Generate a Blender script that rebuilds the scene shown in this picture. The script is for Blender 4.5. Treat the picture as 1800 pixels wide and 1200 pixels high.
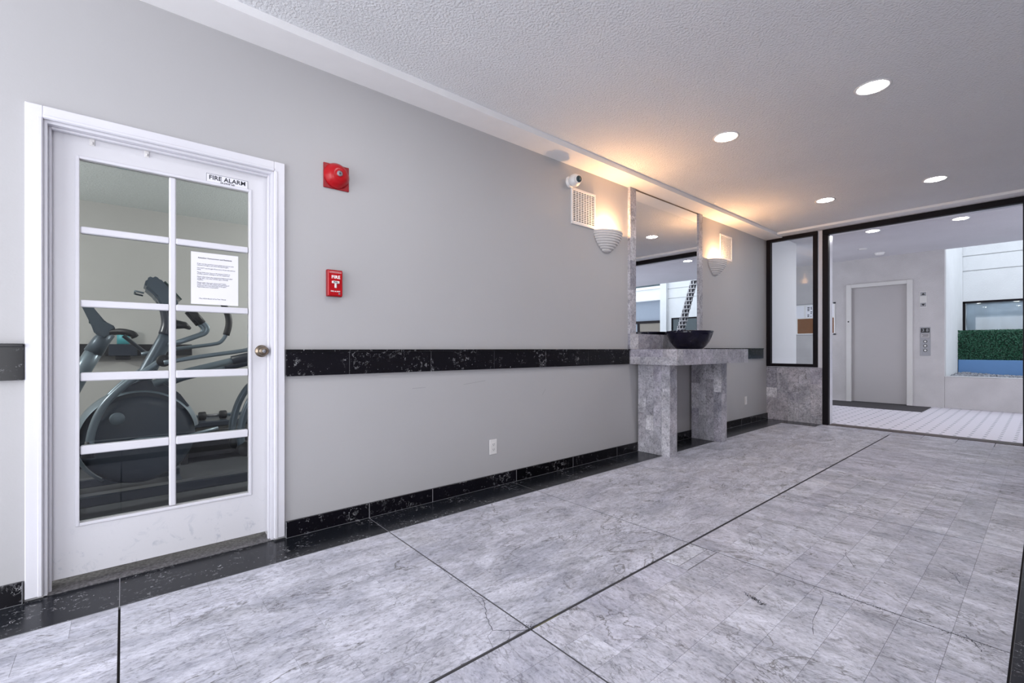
import bpy, bmesh, math, random
from mathutils import Vector, Matrix
random.seed(7)
for o in list(bpy.data.objects): bpy.data.objects.remove(o)
S = bpy.context.scene
COL = S.collection
# ------------------------------------------------------------------ camera
YAW = math.radians(49.587)
cam = bpy.data.cameras.new('camera'); cam.lens = 36*802.6/1800; cam.sensor_width = 36
cam.sensor_fit = 'HORIZONTAL'; cam.shift_y = 12.8/1800; cam.clip_start = 0.02
co = bpy.data.objects.new('camera', cam); COL.objects.link(co)
co.location = (0, 0, 1.0697); co.rotation_euler = (math.pi/2, 0, YAW-math.pi/2)
S.camera = co
# ------------------------------------------------------------------ world, lights, exposure
S.view_settings.view_transform = 'Standard'; S.view_settings.look = 'None'
S.view_settings.gamma = 1; S.view_settings.use_curve_mapping = False
S.view_settings.exposure = 1.03
w = bpy.data.worlds.new('sky'); S.world = w; w.use_nodes = True
wn = w.node_tree.nodes; wn['Background'].inputs[0].default_value = (0.83, 0.90, 1.0, 1)
wn['Background'].inputs[1].default_value = 1.30

def area(name, loc, rot, sx, sy, power, col=(1, 1, 1)):
    l = bpy.data.lights.new(name, 'AREA'); l.shape = 'RECTANGLE'; l.size = sx; l.size_y = sy
    l.energy = power; l.color = col
    o = bpy.data.objects.new(name, l); COL.objects.link(o); o.location = loc; o.rotation_euler = rot
    return o
# daylight entering through the glazed street entrance behind the camera (opening in wall_back)
area('entrance_daylight', (-2.40, 1.3, 1.35), (0, math.radians(-97), 0), 2.4, 2.5, 35, (0.98, 0.97, 1.0))
# fill lamp at an unseen window opening, added in wall_right behind the camera
area('side_fill_light', (-1.5, -1.50, 1.35), (math.radians(97), 0, 0), 1.4, 2.2, 20, (0.98, 0.97, 1.0))
# unseen fill lamps added at both sides of the exercise room, without fixtures
for p, e in (((2.3, 4.2, 1.75), 35), ((-1.7, 4.2, 1.75), 30)):
    l = bpy.data.lights.new('exercise_room_fill', 'POINT'); l.energy = e; l.shadow_soft_size = 0.12; l.color = (1.0, 0.99, 0.97)
    lo = bpy.data.objects.new('exercise_room_fill', l); COL.objects.link(lo); lo.location = p

LOBBY_LAMP = 66.0     # emission of downlight lenses
SCONCE_W = 9.5

# ------------------------------------------------------------------ constants
WY = 2.8074      # left wall plane
EX = 7.54        # end wall plane
CZ = 2.775       # ceiling
SZ = 2.730       # soffit underside
EX2 = 11.3       # elevator wall plane
CX = 14.0        # courtyard wall plane

# ------------------------------------------------------------------ materials
def nt(name):
    m = bpy.data.materials.new(name); m.use_nodes = True
    t = m.node_tree; b = t.nodes['Principled BSDF']
    return m, t, b
def N(t, ty, **kw):
    n = t.nodes.new(ty)
    for k, v in kw.items(): setattr(n, k, v)
    return n
def ramp(t, fac, stops, interp='LINEAR'):
    r = N(t, 'ShaderNodeValToRGB'); r.color_ramp.interpolation = interp
    e = r.color_ramp.elements
    while len(e) < len(stops): e.new(0.5)
    for i, (p, c) in enumerate(stops):
        e[i].position = p; e[i].color = (c[0], c[1], c[2], 1) if len(c) == 3 else c
    t.links.new(fac, r.inputs[0]); return r
def mix(t, fac, a, b, mode='MIX'):
    m = N(t, 'ShaderNodeMix', data_type='RGBA', blend_type=mode)
    for i, v in ((0, fac), (6, a), (7, b)):
        if hasattr(v, 'is_output'): t.links.new(v, m.inputs[i])
        elif i == 0: m.inputs[0].default_value = v
        else: m.inputs[i].default_value = (*v, 1)
    return m.outputs[2]
def noise(t, vec, scale, detail=4, rough=0.5, dist=0.0):
    n = N(t, 'ShaderNodeTexNoise'); n.inputs['Scale'].default_value = scale
    n.inputs['Detail'].default_value = detail; n.inputs['Roughness'].default_value = rough
    n.inputs['Distortion'].default_value = dist
    if vec is not None: t.links.new(vec, n.inputs['Vector'])
    return n.outputs['Fac']
def bump(t, b, h, strength, dist=0.01):
    n = N(t, 'ShaderNodeBump'); n.inputs['Strength'].default_value = strength
    n.inputs['Distance'].default_value = dist
    t.links.new(h, n.inputs['Height']); t.links.new(n.outputs[0], b.inputs['Normal'])
def geo(t): return N(t, 'ShaderNodeNewGeometry').outputs['Position']
def plain(name, col, rough=0.5, metal=0.0, var=0.0, vs=8.0, bs=0.0, bscale=200.0, coat=0.0, spec=0.5):
    m, t, b = nt(name); b.inputs['Specular IOR Level'].default_value = spec
    b.inputs['Roughness'].default_value = rough; b.inputs['Metallic'].default_value = metal
    b.inputs['Coat Weight'].default_value = coat
    p = geo(t)
    n = noise(t, p, vs, 5)
    v = max(var, 0.015)
    r = ramp(t, n, [(0.3, [c*(1-v) for c in col]), (0.7, [min(1, c*(1+v)) for c in col])])
    t.links.new(r.outputs[0], b.inputs['Base Color'])
    if bs > 0: bump(t, b, noise(t, p, bscale, 3), bs)
    return m
def emis(name, col, s):
    m, t, b = nt(name)
    b.inputs['Base Color'].default_value = (*col, 1)
    b.inputs['Emission Color'].default_value = (*col, 1); b.inputs['Emission Strength'].default_value = s
    return m

M = {}
M['wall'] = plain('wall_paint', (0.440, 0.432, 0.440), 0.55, var=0.015, vs=1.5, bs=0.03, bscale=110)
M['ceiling'] = plain('textured_ceiling_paint', (0.73, 0.735, 0.755), 0.8, var=0.02, vs=2, bs=0.9, bscale=75)
M['soffit'] = plain('smooth_soffit_paint', (0.84, 0.83, 0.835), 0.55, var=0.01)
M['white'] = plain('white_gloss_paint', (0.70, 0.69, 0.735), 0.3, var=0.02, vs=5, bs=0.04, bscale=30)
M['cream'] = plain('cream_sill_paint', (0.62, 0.58, 0.56), 0.5)
M['stucco'] = plain('beige_stucco', (0.49, 0.465, 0.47), 0.85, var=0.07, vs=3, bs=0.5, bscale=60)
M['stucco_white'] = plain('white_stucco', (0.66, 0.67, 0.68), 0.85, var=0.03, vs=3, bs=0.5, bscale=45)
M['passage_ceiling'] = plain('passage_ceiling_paint', (0.62, 0.60, 0.63), 0.85, var=0.03, vs=2, bs=0.4, bscale=60)
M['elevator'] = plain('elevator_door_enamel', (0.39, 0.365, 0.37), 0.45, var=0.02, vs=2)
M['elevator_frame'] = plain('elevator_frame_enamel', (0.56, 0.54, 0.53), 0.45)
M['passage_white'] = plain('passage_white_paint', (0.80, 0.78, 0.80), 0.6)
M['black'] = plain('black_frame_paint', (0.006, 0.004, 0.006), 0.5, spec=0.15)
M['red'] = plain('red_enamel', (0.42, 0.003, 0.008), 0.3, spec=0.35)
M['red2'] = plain('dark_red_enamel', (0.28, 0.004, 0.010), 0.4, spec=0.3)
M['ink'] = plain('black_ink', (0.02, 0.02, 0.03), 0.7)
M['inkwhite'] = plain('white_print', (0.85, 0.85, 0.85), 0.6)
M['paper'] = plain('white_paper', (0.80, 0.79, 0.84), 0.8)
M['steel'] = plain('brushed_steel', (0.27, 0.27, 0.29), 0.45, 0.4, var=0.05, vs=30)
M['brass'] = plain('aged_bronze', (0.20, 0.16, 0.12), 0.3, 0.9, var=0.2, vs=40)
M['plastic'] = plain('white_plastic', (0.74, 0.72, 0.71), 0.4)
M['dark'] = plain('dark_recess', (0.02, 0.02, 0.02), 0.8)
M['plaster'] = plain('white_plaster', (0.64, 0.61, 0.60), 0.65, var=0.03, vs=20)
M['bowl'] = plain('dark_violet_glaze', (0.004, 0.0035, 0.014), 0.10, var=0.4, vs=20, spec=0.35)
M['slate'] = plain('dark_slab_bed', (0.05, 0.045, 0.045), 0.9)
M['moss'] = plain('yellow_green_stain', (0.20, 0.19, 0.08), 0.9)
M['scuff'] = plain('grey_scuff', (0.22, 0.21, 0.22), 0.8)
M['joint_dark'] = plain('dark_grey_joint', (0.09, 0.09, 0.10), 0.8)
M['joint'] = plain('pale_joint', (0.30, 0.30, 0.32), 0.8)
M['grout'] = plain('grey_grout', (0.20, 0.195, 0.205), 0.9)
M['gym_floor'] = plain('rubber_sport_floor', (0.052, 0.056, 0.062), 0.7, var=0.5, vs=120, bs=0.1)
M['gym_wall'] = plain('exercise_room_paint', (0.50, 0.49, 0.475), 0.7, var=0.03, vs=2)
M['gym_ceiling'] = plain('popcorn_ceiling', (0.72, 0.76, 0.75), 0.9, var=0.08, vs=60, bs=0.8, bscale=80)
M['machine'] = plain('grey_blue_machine_metal', (0.095, 0.125, 0.155), 0.35, 0.3)
M['housing'] = plain('blue_grey_housing', (0.048, 0.062, 0.085), 0.25)
M['machine_light'] = plain('light_machine_tube', (0.20, 0.25, 0.29), 0.3, 0.4)
M['machine_dark'] = plain('dark_machine_plastic', (0.028, 0.036, 0.052), 0.28)
M['rubber'] = plain('black_rubber', (0.008, 0.008, 0.011), 0.5)
M['cyan'] = plain('cyan_label', (0.10, 0.45, 0.50), 0.4)
M['screen'] = plain('dark_green_display', (0.03, 0.07, 0.06), 0.2)
M['threshold'] = plain('grey_granite_sill', (0.13, 0.125, 0.13), 0.5, var=0.6, vs=90)
M['threshold_brown'] = plain('dark_brown_sill', (0.070, 0.050, 0.045), 0.5, var=0.2, vs=10)
M['mat'] = plain('charcoal_entry_mat', (0.055, 0.050, 0.055), 0.95, var=0.2, vs=100)
M['planter'] = plain('blue_grey_planter', (0.125, 0.262, 0.51), 0.6)
M['leaf'] = plain('hedge_leaf', (0.022, 0.105, 0.058), 0.5, var=0.7, vs=45)
M['leafdark'] = plain('hedge_core', (0.008, 0.030, 0.018), 0.8)
M['stone'] = plain('grey_pebble', (0.30, 0.31, 0.34), 0.8, var=0.6, vs=25)
M['sheet'] = plain('blue_plastic_sheet', (0.56, 0.65, 0.76), 0.35, var=0.10, vs=4)
M['trunk'] = plain('palm_trunk_bark', (0.035, 0.033, 0.04), 0.8, var=0.5, vs=20)
M['trunk_ring'] = plain('pale_palm_scar', (0.55, 0.54, 0.55), 0.8)
M['cork'] = plain('brown_cork', (0.20, 0.085, 0.035), 0.9, var=0.1, vs=40)
M['dark_glass'] = plain('dark_window_glass', (0.03, 0.05, 0.06), 0.08)
M['tan_room'] = plain('tan_interior', (0.16, 0.14, 0.12), 0.8)
M['grey_ext'] = plain('grey_exterior_wall', (0.22, 0.25, 0.30), 0.8)
M['lamp'] = emis('downlight_lens', (1.0, 0.985, 1.0), LOBBY_LAMP)
M['bulb'] = emis('warm_bulb', (1.0, 0.62, 0.30), 12)

def glass(name, tint=(1, 1, 1), rough=0.0):
    m = bpy.data.materials.new(name); m.use_nodes = True; t = m.node_tree; t.nodes.clear()
    out = N(t, 'ShaderNodeOutputMaterial'); tr = N(t, 'ShaderNodeBsdfTransparent'); gl = N(t, 'ShaderNodeBsdfGlossy')
    tr.inputs[0].default_value = (*tint, 1); gl.inputs['Roughness'].default_value = rough
    fr = N(t, 'ShaderNodeFresnel'); fr.inputs[0].default_value = 1.38
    mx = N(t, 'ShaderNodeMixShader')
    t.links.new(fr.outputs[0], mx.inputs[0]); t.links.new(tr.outputs[0], mx.inputs[1]); t.links.new(gl.outputs[0], mx.inputs[2])
    t.links.new(mx.outputs[0], out.inputs[0]); return m
M['glass'] = glass('clear_glass', (0.93, 0.95, 0.95))
M['glass2'] = glass('window_glass', (0.93, 0.95, 0.95))
m, t, b = nt('mirror_silver'); b.inputs['Metallic'].default_value = 1; b.inputs['Roughness'].default_value = 0.0
b.inputs['Base Color'].default_value = (0.90, 0.92, 0.93, 1); M['mirror'] = m

def marble(name, stretch, base=(0.54, 0.542, 0.605), gloss=0.34, rot=0.15, contrast=1.0, tonevar=1.0):
    """grey-white marble; every tile shifts the pattern and the tone by its own random number"""
    m, t, b = nt(name)
    tc = N(t, 'ShaderNodeTexCoord'); oi = N(t, 'ShaderNodeObjectInfo')
    mul = N(t, 'ShaderNodeVectorMath', operation='SCALE'); mul.inputs[0].default_value = (37, 61, 23)
    t.links.new(oi.outputs['Random'], mul.inputs['Scale'])
    add = N(t, 'ShaderNodeVectorMath', operation='ADD')
    t.links.new(tc.outputs['Object'], add.inputs[0]); t.links.new(mul.outputs[0], add.inputs[1])
    mp = N(t, 'ShaderNodeMapping'); mp.inputs['Scale'].default_value = stretch
    mp.inputs['Rotation'].default_value = (0.05, 0.05, rot)
    t.links.new(add.outputs[0], mp.inputs[0]); v = mp.outputs[0]
    # a second, unshifted coordinate: large clouds and veins run on through neighbouring tiles
    mw = N(t, 'ShaderNodeMapping'); mw.inputs['Scale'].default_value = stretch; mw.inputs['Rotation'].default_value = (0, 0, rot)
    t.links.new(geo(t), mw.inputs[0]); wv = mw.outputs[0]
    n1 = noise(t, v, 6.0, 10, 0.72, 0.8)
    n2 = noise(t, v, 48.0, 8, 0.80, 0.5)
    n4 = noise(t, wv, 2.6, 8, 0.62, 1.0)
    c1 = ramp(t, n1, [(0.30, [c*(1-0.36*contrast) for c in base]), (0.47, [c*(1-0.06*contrast) for c in base]), (0.68, [min(1, c*(1+0.24*contrast)) for c in base])])
    c2 = ramp(t, n2, [(0.38, (0.36, 0.36, 0.39)), (0.46, (0.84, 0.84, 0.86)), (0.56, (1.04, 1.04, 1.04)), (0.68, (1.22, 1.22, 1.22))])
    c = mix(t, 0.8*contrast, c1.outputs[0], c2.outputs[0], 'MULTIPLY')
    c4 = ramp(t, n4, [(0.36, (0.76, 0.77, 0.80)), (0.50, (1.0, 1.0, 1.0)), (0.62, (1.20, 1.20, 1.20))])
    c = mix(t, 0.8, c, c4.outputs[0], 'MULTIPLY')
    def veins(vec, scale, dist, w, dark, fac, keep):
        nonlocal c
        nn = noise(t, vec, scale, 6, 0.55, dist)
        ab = N(t, 'ShaderNodeMath', operation='SUBTRACT'); ab.inputs[1].default_value = 0.5; t.links.new(nn, ab.inputs[0])
        ab2 = N(t, 'ShaderNodeMath', operation='ABSOLUTE'); t.links.new(ab.outputs[0], ab2.inputs[0])
        vr = ramp(t, ab2.outputs[0], [(0.0, (1, 1, 1)), (w*0.4, (0.6, 0.6, 0.6)), (w, (0, 0, 0))])
        mk = ramp(t, noise(t, vec, scale*0.7, 3, 0.5), [(keep, (0, 0, 0)), (keep+0.1, (1, 1, 1))])
        f = mix(t, 1.0, vr.outputs[0], mk.outputs[0], 'MULTIPLY')
        sc_ = N(t, 'ShaderNodeMath', operation='MULTIPLY'); sc_.inputs[1].default_value = fac
        t.links.new(f, sc_.inputs[0])
        c = mix(t, sc_.outputs[0], c, dark)
    veins(wv, 2.0, 1.8, 0.011, (0.10, 0.095, 0.09), 0.90, 0.46)
    veins(wv, 4.5, 2.2, 0.010, (0.12, 0.12, 0.125), 0.75, 0.50)
    veins(v, 7.0, 1.2, 0.022, (0.15, 0.145, 0.16), 0.70, 0.48)
    def tn(x): return (1+(x[0]-1)*tonevar, 1+(x[1]-1)*tonevar, 1+(x[2]-1)*tonevar)
    tone = ramp(t, oi.outputs['Random'], [(0.0, tn((0.86, 0.86, 0.88))), (0.2, tn((1.0, 0.99, 0.99))), (0.4, tn((0.94, 0.93, 0.96))), (0.6, tn((1.03, 1.03, 1.03))), (0.8, tn((0.92, 0.92, 0.93))), (1.0, tn((1.16, 1.16, 1.15)))])
    c = mix(t, 1.0, c, tone.outputs[0], 'MULTIPLY')
    st = ramp(t, noise(t, geo(t), 1.3, 6, 0.65, 0.4), [(0.56, (1, 1, 1)), (0.70, (0.96, 0.93, 0.84))])
    c = mix(t, 0.45, c, st.outputs[0], 'MULTIPLY')
    t.links.new(c, b.inputs['Base Color'])
    rr = ramp(t, n1, [(0.3, (gloss+0.14,)*3), (0.7, (gloss-0.02,)*3)])
    t.links.new(rr.outputs[0], b.inputs['Roughness'])
    b.inputs['Specular IOR Level'].default_value = 0.35
    return m
M['marble_x'] = marble('grey_marble_along', (0.75, 1.6, 1), rot=0.2, tonevar=0.35)
M['marble_y'] = marble('grey_marble_across', (1.6, 0.8, 1), rot=-0.25)
M['marble_pale'] = marble('pale_marble', (1, 1, 1), base=(0.66, 0.665, 0.73), tonevar=0)
M['marble_v'] = marble('grey_marble_cladding', (1.3, 1.3, 1.1), base=(0.50, 0.49, 0.52), gloss=0.25, tonevar=2.4, contrast=1.2)

def blackmarble(name, gloss, base):
    m, t, b = nt(name); p = geo(t)
    oi = N(t, 'ShaderNodeObjectInfo')
    reg = ramp(t, noise(t, p, 5, 4, 0.6), [(0.50, (0, 0, 0)), (0.62, (1, 1, 1))])
    nn = noise(t, p, 28, 5, 0.6, 2.0)
    ab = N(t, 'ShaderNodeMath', operation='SUBTRACT'); ab.inputs[1].default_value = 0.5; t.links.new(nn, ab.inputs[0])
    ab2 = N(t, 'ShaderNodeMath', operation='ABSOLUTE'); t.links.new(ab.outputs[0], ab2.inputs[0])
    line = ramp(t, ab2.outputs[0], [(0.0, (1, 1, 1)), (0.012, (0.5, 0.5, 0.5)), (0.022, (0, 0, 0))])
    brk = ramp(t, noise(t, p, 40, 2, 0.5), [(0.52, (0, 0, 0)), (0.60, (1, 1, 1))])
    f = mix(t, 1.0, line.outputs[0], brk.outputs[0], 'MULTIPLY')
    f = mix(t, 1.0, f, reg.outputs[0], 'MULTIPLY')
    dots = ramp(t, noise(t, p, 75, 2, 0.5), [(0.70, (0, 0, 0)), (0.76, (0.7, 0.7, 0.7))])
    ff = mix(t, 1.0, f, dots.outputs[0], 'ADD')
    tone = ramp(t, oi.outputs['Random'], [(0, [c*0.7 for c in base]), (1, [c*1.8 for c in base])])
    c = mix(t, ff, tone.outputs[0], (0.50, 0.50, 0.52))
    t.links.new(c, b.inputs['Base Color']); b.inputs['Roughness'].default_value = gloss
    b.inputs['Specular IOR Level'].default_value = 0.22
    return m
M['blackmarble'] = blackmarble('black_marble_polished', 0.14, (0.0035, 0.0032, 0.005))
M['blackfloor'] = blackmarble('black_marble_floor', 0.20, (0.007, 0.008, 0.011))

# small white mosaic with grey dots, pieces of a few millimetres in the photograph
m, t, b = nt('white_dot_mosaic'); p = geo(t)
mp = N(t, 'ShaderNodeMapping'); mp.inputs['Location'].default_value = (0, 0, 0); mp.inputs['Scale'].default_value = (5.5, 8, 0); t.links.new(p, mp.inputs[0])
vo = N(t, 'ShaderNodeTexVoronoi'); vo.inputs['Randomness'].default_value = 0; vo.inputs['Scale'].default_value = 1
t.links.new(mp.outputs[0], vo.inputs['Vector'])
cr = ramp(t, vo.outputs['Distance'], [(0.12, (0.22, 0.23, 0.27)), (0.16, (0.80, 0.77, 0.84))])
t.links.new(cr.outputs[0], b.inputs['Base Color']); b.inputs['Roughness'].default_value = 0.45
M['mosaic'] = m
# door paint with scuffs low down
m, t, b = nt('scuffed_white_door_paint'); p = geo(t)
sep = N(t, 'ShaderNodeSeparateXYZ'); t.links.new(p, sep.inputs[0])
hz = ramp(t, sep.outputs['Z'], [(0.05, (1, 1, 1)), (0.30, (0, 0, 0))])
sc = ramp(t, noise(t, p, 14, 8, 0.75, 1.0), [(0.56, (0, 0, 0)), (0.66, (0.55, 0.55, 0.55))])
f = mix(t, 1.0, hz.outputs[0], sc.outputs[0], 'MULTIPLY')
c = mix(t, f, (0.67, 0.66, 0.69), (0.34, 0.37, 0.44))
t.links.new(c, b.inputs['Base Color']); b.inputs['Roughness'].default_value = 0.32
bump(t, b, noise(t, p, 30, 3), 0.05); M['doorpaint'] = m

# ------------------------------------------------------------------ mesh helpers
def new(name, mesh, mat=None, parent=None, loc=(0, 0, 0), rot=(0, 0, 0)):
    o = bpy.data.objects.new(name, mesh); COL.objects.link(o)
    o.location = loc; o.rotation_euler = rot
    if mat is not None and not mesh.materials: mesh.materials.append(M[mat] if isinstance(mat, str) else mat)
    if parent is not None: o.parent = parent
    return o
def fin(bm, name, smooth=False):
    me = bpy.data.meshes.new(name); bm.normal_update(); bm.to_mesh(me); bm.free()
    if smooth:
        for p in me.polygons: p.use_smooth = True
    return me
def addbox(bm, x0, x1, y0, y1, z0, z1, bev=0.0):
    r = bmesh.ops.create_cube(bm, size=1.0)
    vs = r['verts']
    bmesh.ops.scale(bm, vec=(x1-x0, y1-y0, z1-z0), verts=vs)
    bmesh.ops.translate(bm, vec=((x0+x1)/2, (y0+y1)/2, (z0+z1)/2), verts=vs)
    if bev > 0:
        es = list({e for v in vs for e in v.link_edges})
        bmesh.ops.bevel(bm, geom=es, offset=bev, segments=1, affect='EDGES', profile=0.5)
def boxes(name, bl, mat, parent=None, bev=0.0, kind=None):
    """bl: list of boxes in the parent's space; object origin at the centre of the first box"""
    bm = bmesh.new()
    b0 = bl[0]; c = ((b0[0]+b0[1])/2, (b0[2]+b0[3])/2, (b0[4]+b0[5])/2)
    for q in bl: addbox(bm, q[0]-c[0], q[1]-c[0], q[2]-c[1], q[3]-c[1], q[4]-c[2], q[5]-c[2], bev)
    o = new(name, fin(bm, name), mat, parent, c)
    if kind: o['kind'] = kind
    return o
def box(name, x0, x1, y0, y1, z0, z1, mat, parent=None, bev=0.0, kind=None):
    return boxes(name, [(x0, x1, y0, y1, z0, z1)], mat, parent, bev, kind)
def tubemesh(name, pts, r, seg=10, closed_ends=True, r_end=None, smooth=True, subdiv=0):
    pts = [Vector(p) for p in pts]
    if subdiv:   # Catmull-Rom
        out = []
        for i in range(len(pts)-1):
            p0 = pts[max(i-1, 0)]; p1 = pts[i]; p2 = pts[i+1]; p3 = pts[min(i+2, len(pts)-1)]
            for k in range(subdiv):
                s = k/subdiv
                out.append(0.5*((2*p1)+(-p0+p2)*s+(2*p0-5*p1+4*p2-p3)*s*s+(-p0+3*p1-3*p2+p3)*s**3))
        out.append(pts[-1]); pts = out
    bm = bmesh.new(); rings = []; up = None
    for i, p in enumerate(pts):
        d = (pts[min(i+1, len(pts)-1)]-pts[max(i-1, 0)]).normalized()
        if up is None:
            up = Vector((0, 0, 1)) if abs(d.z) < 0.9 else Vector((1, 0, 0))
        a = d.cross(up).normalized(); bb = a.cross(d).normalized(); up = bb
        f = i/(len(pts)-1); rr = r if r_end is None else r+(r_end-r)*f
        rings.append([bm.verts.new(p+a*math.cos(2*math.pi*k/seg)*rr+bb*math.sin(2*math.pi*k/seg)*rr) for k in range(seg)])
    for i in range(len(rings)-1):
        for k in range(seg):
            bm.faces.new((rings[i][k], rings[i][(k+1) % seg], rings[i+1][(k+1) % seg], rings[i+1][k]))
    if closed_ends:
        bm.faces.new(rings[0][::-1]); bm.faces.new(rings[-1])
    bmesh.ops.recalc_face_normals(bm, faces=bm.faces)
    return fin(bm, name, smooth)
def lathe(name, prof, seg=32, ang=2*math.pi, a0=0.0, smooth=True, sy=1.0):
    bm = bmesh.new(); rings = []
    full = abs(ang-2*math.pi) < 1e-6; n = seg if full else seg+1
    for (r, z) in prof:
        rings.append([bm.verts.new((r*math.cos(a0+ang*k/seg), sy*r*math.sin(a0+ang*k/seg), z)) for k in range(n)])
    for i in range(len(rings)-1):
        for k in range(n if full else n-1):
            k2 = (k+1) % n
            try: bm.faces.new((rings[i][k], rings[i][k2], rings[i+1][k2], rings[i+1][k]))
            except ValueError: pass
    bmesh.ops.remove_doubles(bm, verts=bm.verts, dist=1e-5)
    bmesh.ops.recalc_face_normals(bm, faces=bm.faces)
    return fin(bm, name, smooth)
def thing(name, label, cat, loc, group=None, rot=(0, 0, 0)):
    o = bpy.data.objects.new(name, None); COL.objects.link(o); o.location = loc; o.rotation_euler = rot
    o.empty_display_size = 0.1
    tag(o, label, cat, group); return o
def tag(o, label, cat=None, group=None):
    o['label'] = label
    if cat: o['category'] = cat
    if group: o['group'] = group
    return o
def text(name, body, size, mat, parent, loc, rot, align='CENTER', ext=0.0004, bold=0.0, sx=1.0, spacing=1.0, line=1.0):
    cu = bpy.data.curves.new(name, 'FONT'); cu.body = body; cu.size = size; cu.align_x = align; cu.align_y = 'CENTER'
    if align == 'LEFT': cu.align_y = 'TOP'
    cu.extrude = ext; cu.offset = bold; cu.resolution_u = 2; cu.space_character = spacing; cu.space_line = line
    tmp = bpy.data.objects.new('tmp', cu); COL.objects.link(tmp)
    bpy.context.view_layer.update()
    me = bpy.data.meshes.new_from_object(tmp.evaluated_get(bpy.context.evaluated_depsgraph_get()))
    bpy.data.objects.remove(tmp); me.materials.clear(); me.name = name
    o = new(name, me, mat, parent, loc, rot); o.scale = (sx, 1, 1); return o
WR = (math.pi/2, 0, 0)   # facing -Y, reading along +X  (things on the left wall)
XR = (math.pi/2, 0, -math.pi/2)   # facing -X, reading along -Y (things on walls ahead)

# ================================================================== SETTING: lobby
def strips(total, w): return [i*w for i in range(int(total/w+0.001))]

# ---- floor
floor = box('floor', -2.3, EX, -1.4, WY+0.06, -0.06, -0.014, 'slate', kind='structure')
FC = floor.location
xj = [-1.208, -0.012, 1.184, 2.376, 3.598, 4.80, 6.02, 7.23]
ycols = [(1.285, 2.500, 'marble_x'), (0.083, 1.279, 'marble_y')]
G = 0.0036
tile_cache = {}
def tile_mesh(dx, dy, dz, mat, bev=0.0008):
    k = (round(dx, 4), round(dy, 4), round(dz, 4), mat)
    if k not in tile_cache:
        bm = bmesh.new(); addbox(bm, -dx/2, dx/2, -dy/2, dy/2, -dz/2, dz/2, bev)
        me = fin(bm, 'tile'); me.materials.append(M[mat]); tile_cache[k] = me
    return tile_cache[k]
def child(o, parent):
    o.parent = parent; o.location = o.location - parent.location if parent.parent is None else o.location
small_tile = (2.080, 2.372, 1.180, 1.277)   # odd white tile let into the corner of one slab
for ci, (ya, yb, mt) in enumerate(ycols):
    for i in range(len(xj)-1):
        xa, xb = xj[i]+G, xj[i+1]-G
        sl = box('slab', xa-FC.x, xb-FC.x, ya+G-FC.y, yb-G-FC.y, -0.014-FC.z, -0.0016-FC.z, 'grout', floor)
        sc = Vector(sl.location)+Vector(FC)
        w = (yb-ya-2*G)/8
        far = i >= 5
        fb = bmesh.new() if far else None
        for s in range(8):
            y0 = ya+G+s*w; y1 = y0+w
            x = xa; ph = random.random()
            cuts = [xa]
            x = xa+random.choice([0.15, 0.3, 0.46])
            while x < xb-0.12:
                cuts.append(x); x += random.choice([0.3, 0.3, 0.46, 0.6])
            cuts.append(xb)
            for k in range(len(cuts)-1):
                x0, x1 = cuts[k], cuts[k+1]
                yy0, yy1 = y0, y1
                if ci == 1 and i == 2 and s == 7 and k == len(cuts)-2: pass
                if ci == 1 and i == 2 and y1 > small_tile[2]+0.01:
                    if x0 >= small_tile[0]-0.01: continue
                    if x1 > small_tile[0]: x1 = small_tile[0]-0.004
                g = 0.00035
                dz = random.uniform(-0.00015, 0.00015)
                if far:
                    addbox(fb, x0+g-sc.x, x1-g-sc.x, yy0+g-sc.y, yy1-g-sc.y, -0.0016-sc.z, dz-sc.z)
                else:
                    me = tile_mesh(round(x1-x0-2*g, 4), round(yy1-yy0-2*g, 4), 0.0016, mt, 0.0003)
                    new('tile', me, None, sl, (((x0+x1)/2-sc.x), ((yy0+yy1)/2-sc.y), -0.0008+dz-sc.z))
        if far:
            o = new('marble_strips', fin(fb, 'strips'), mt, sl); o['kind'] = 'stuff'
# odd white tile
t_ = new('tile', tile_mesh(small_tile[1]-small_tile[0]-0.006, small_tile[3]-small_tile[2]-0.004, 0.013, 'marble_pale', 0.0008), None, floor,
    Vector(((small_tile[0]+small_tile[1])/2, (small_tile[2]+small_tile[3])/2, -0.0066))-FC)
t_['label'] = 'small pale marble tile let into the slab corner'
new('tile', tile_mesh(0.292, 0.045, 0.0016, 'marble_y', 0.0003), None, floor, Vector((2.226, 1.1555, -0.0008))-FC)
# last row before the opening: single tiles
for k in range(8):
    y0 = 0.083+k*0.302; y1 = min(y0+0.302, 2.500)
    new('tile', tile_mesh(EX-7.23-0.008, round(y1-y0-0.005, 4), 0.014, 'marble_y'), None, floor, Vector(((7.23+EX)/2, (y0+y1)/2, -0.007))-FC)
# rest of the room, to the right of the black border
for i in range(len(xj)-1):
    new('slab', tile_mesh(round(xj[i+1]-xj[i]-0.006, 3), 1.14, 0.014, 'marble_y'), None, floor, Vector(((xj[i]+xj[i+1])/2, -0.80, -0.007))-FC)
# black border tiles
for (ya, yb) in ((2.503, WY), (-0.222, 0.080)):
    box('border_bed', -2.3-FC.x, EX-FC.x, ya-FC.y, yb-FC.y, -0.0135-FC.z, -0.0006-FC.z, 'joint', floor)
    xs = [-2.3]+xj+[EX] if ya > 1 else [-1.8+0.305*k for k in range(31)]
    for i in range(len(xs)-1):
        a, c = xs[i]+0.0012, min(xs[i+1], EX)-0.0012
        if c-a < 0.03: continue
        new('black_tile', tile_mesh(round(c-a, 4), round(yb-ya-0.001, 4), 0.014, 'blackfloor', 0.0006), None, floor, Vector(((a+c)/2, (ya+yb)/2, -0.007))-FC)
new('black_tile', tile_mesh(0.30, 0.432, 0.0142, 'blackfloor', 0.0006), None, floor, Vector((7.385, 2.29, -0.0066))-FC)
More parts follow.
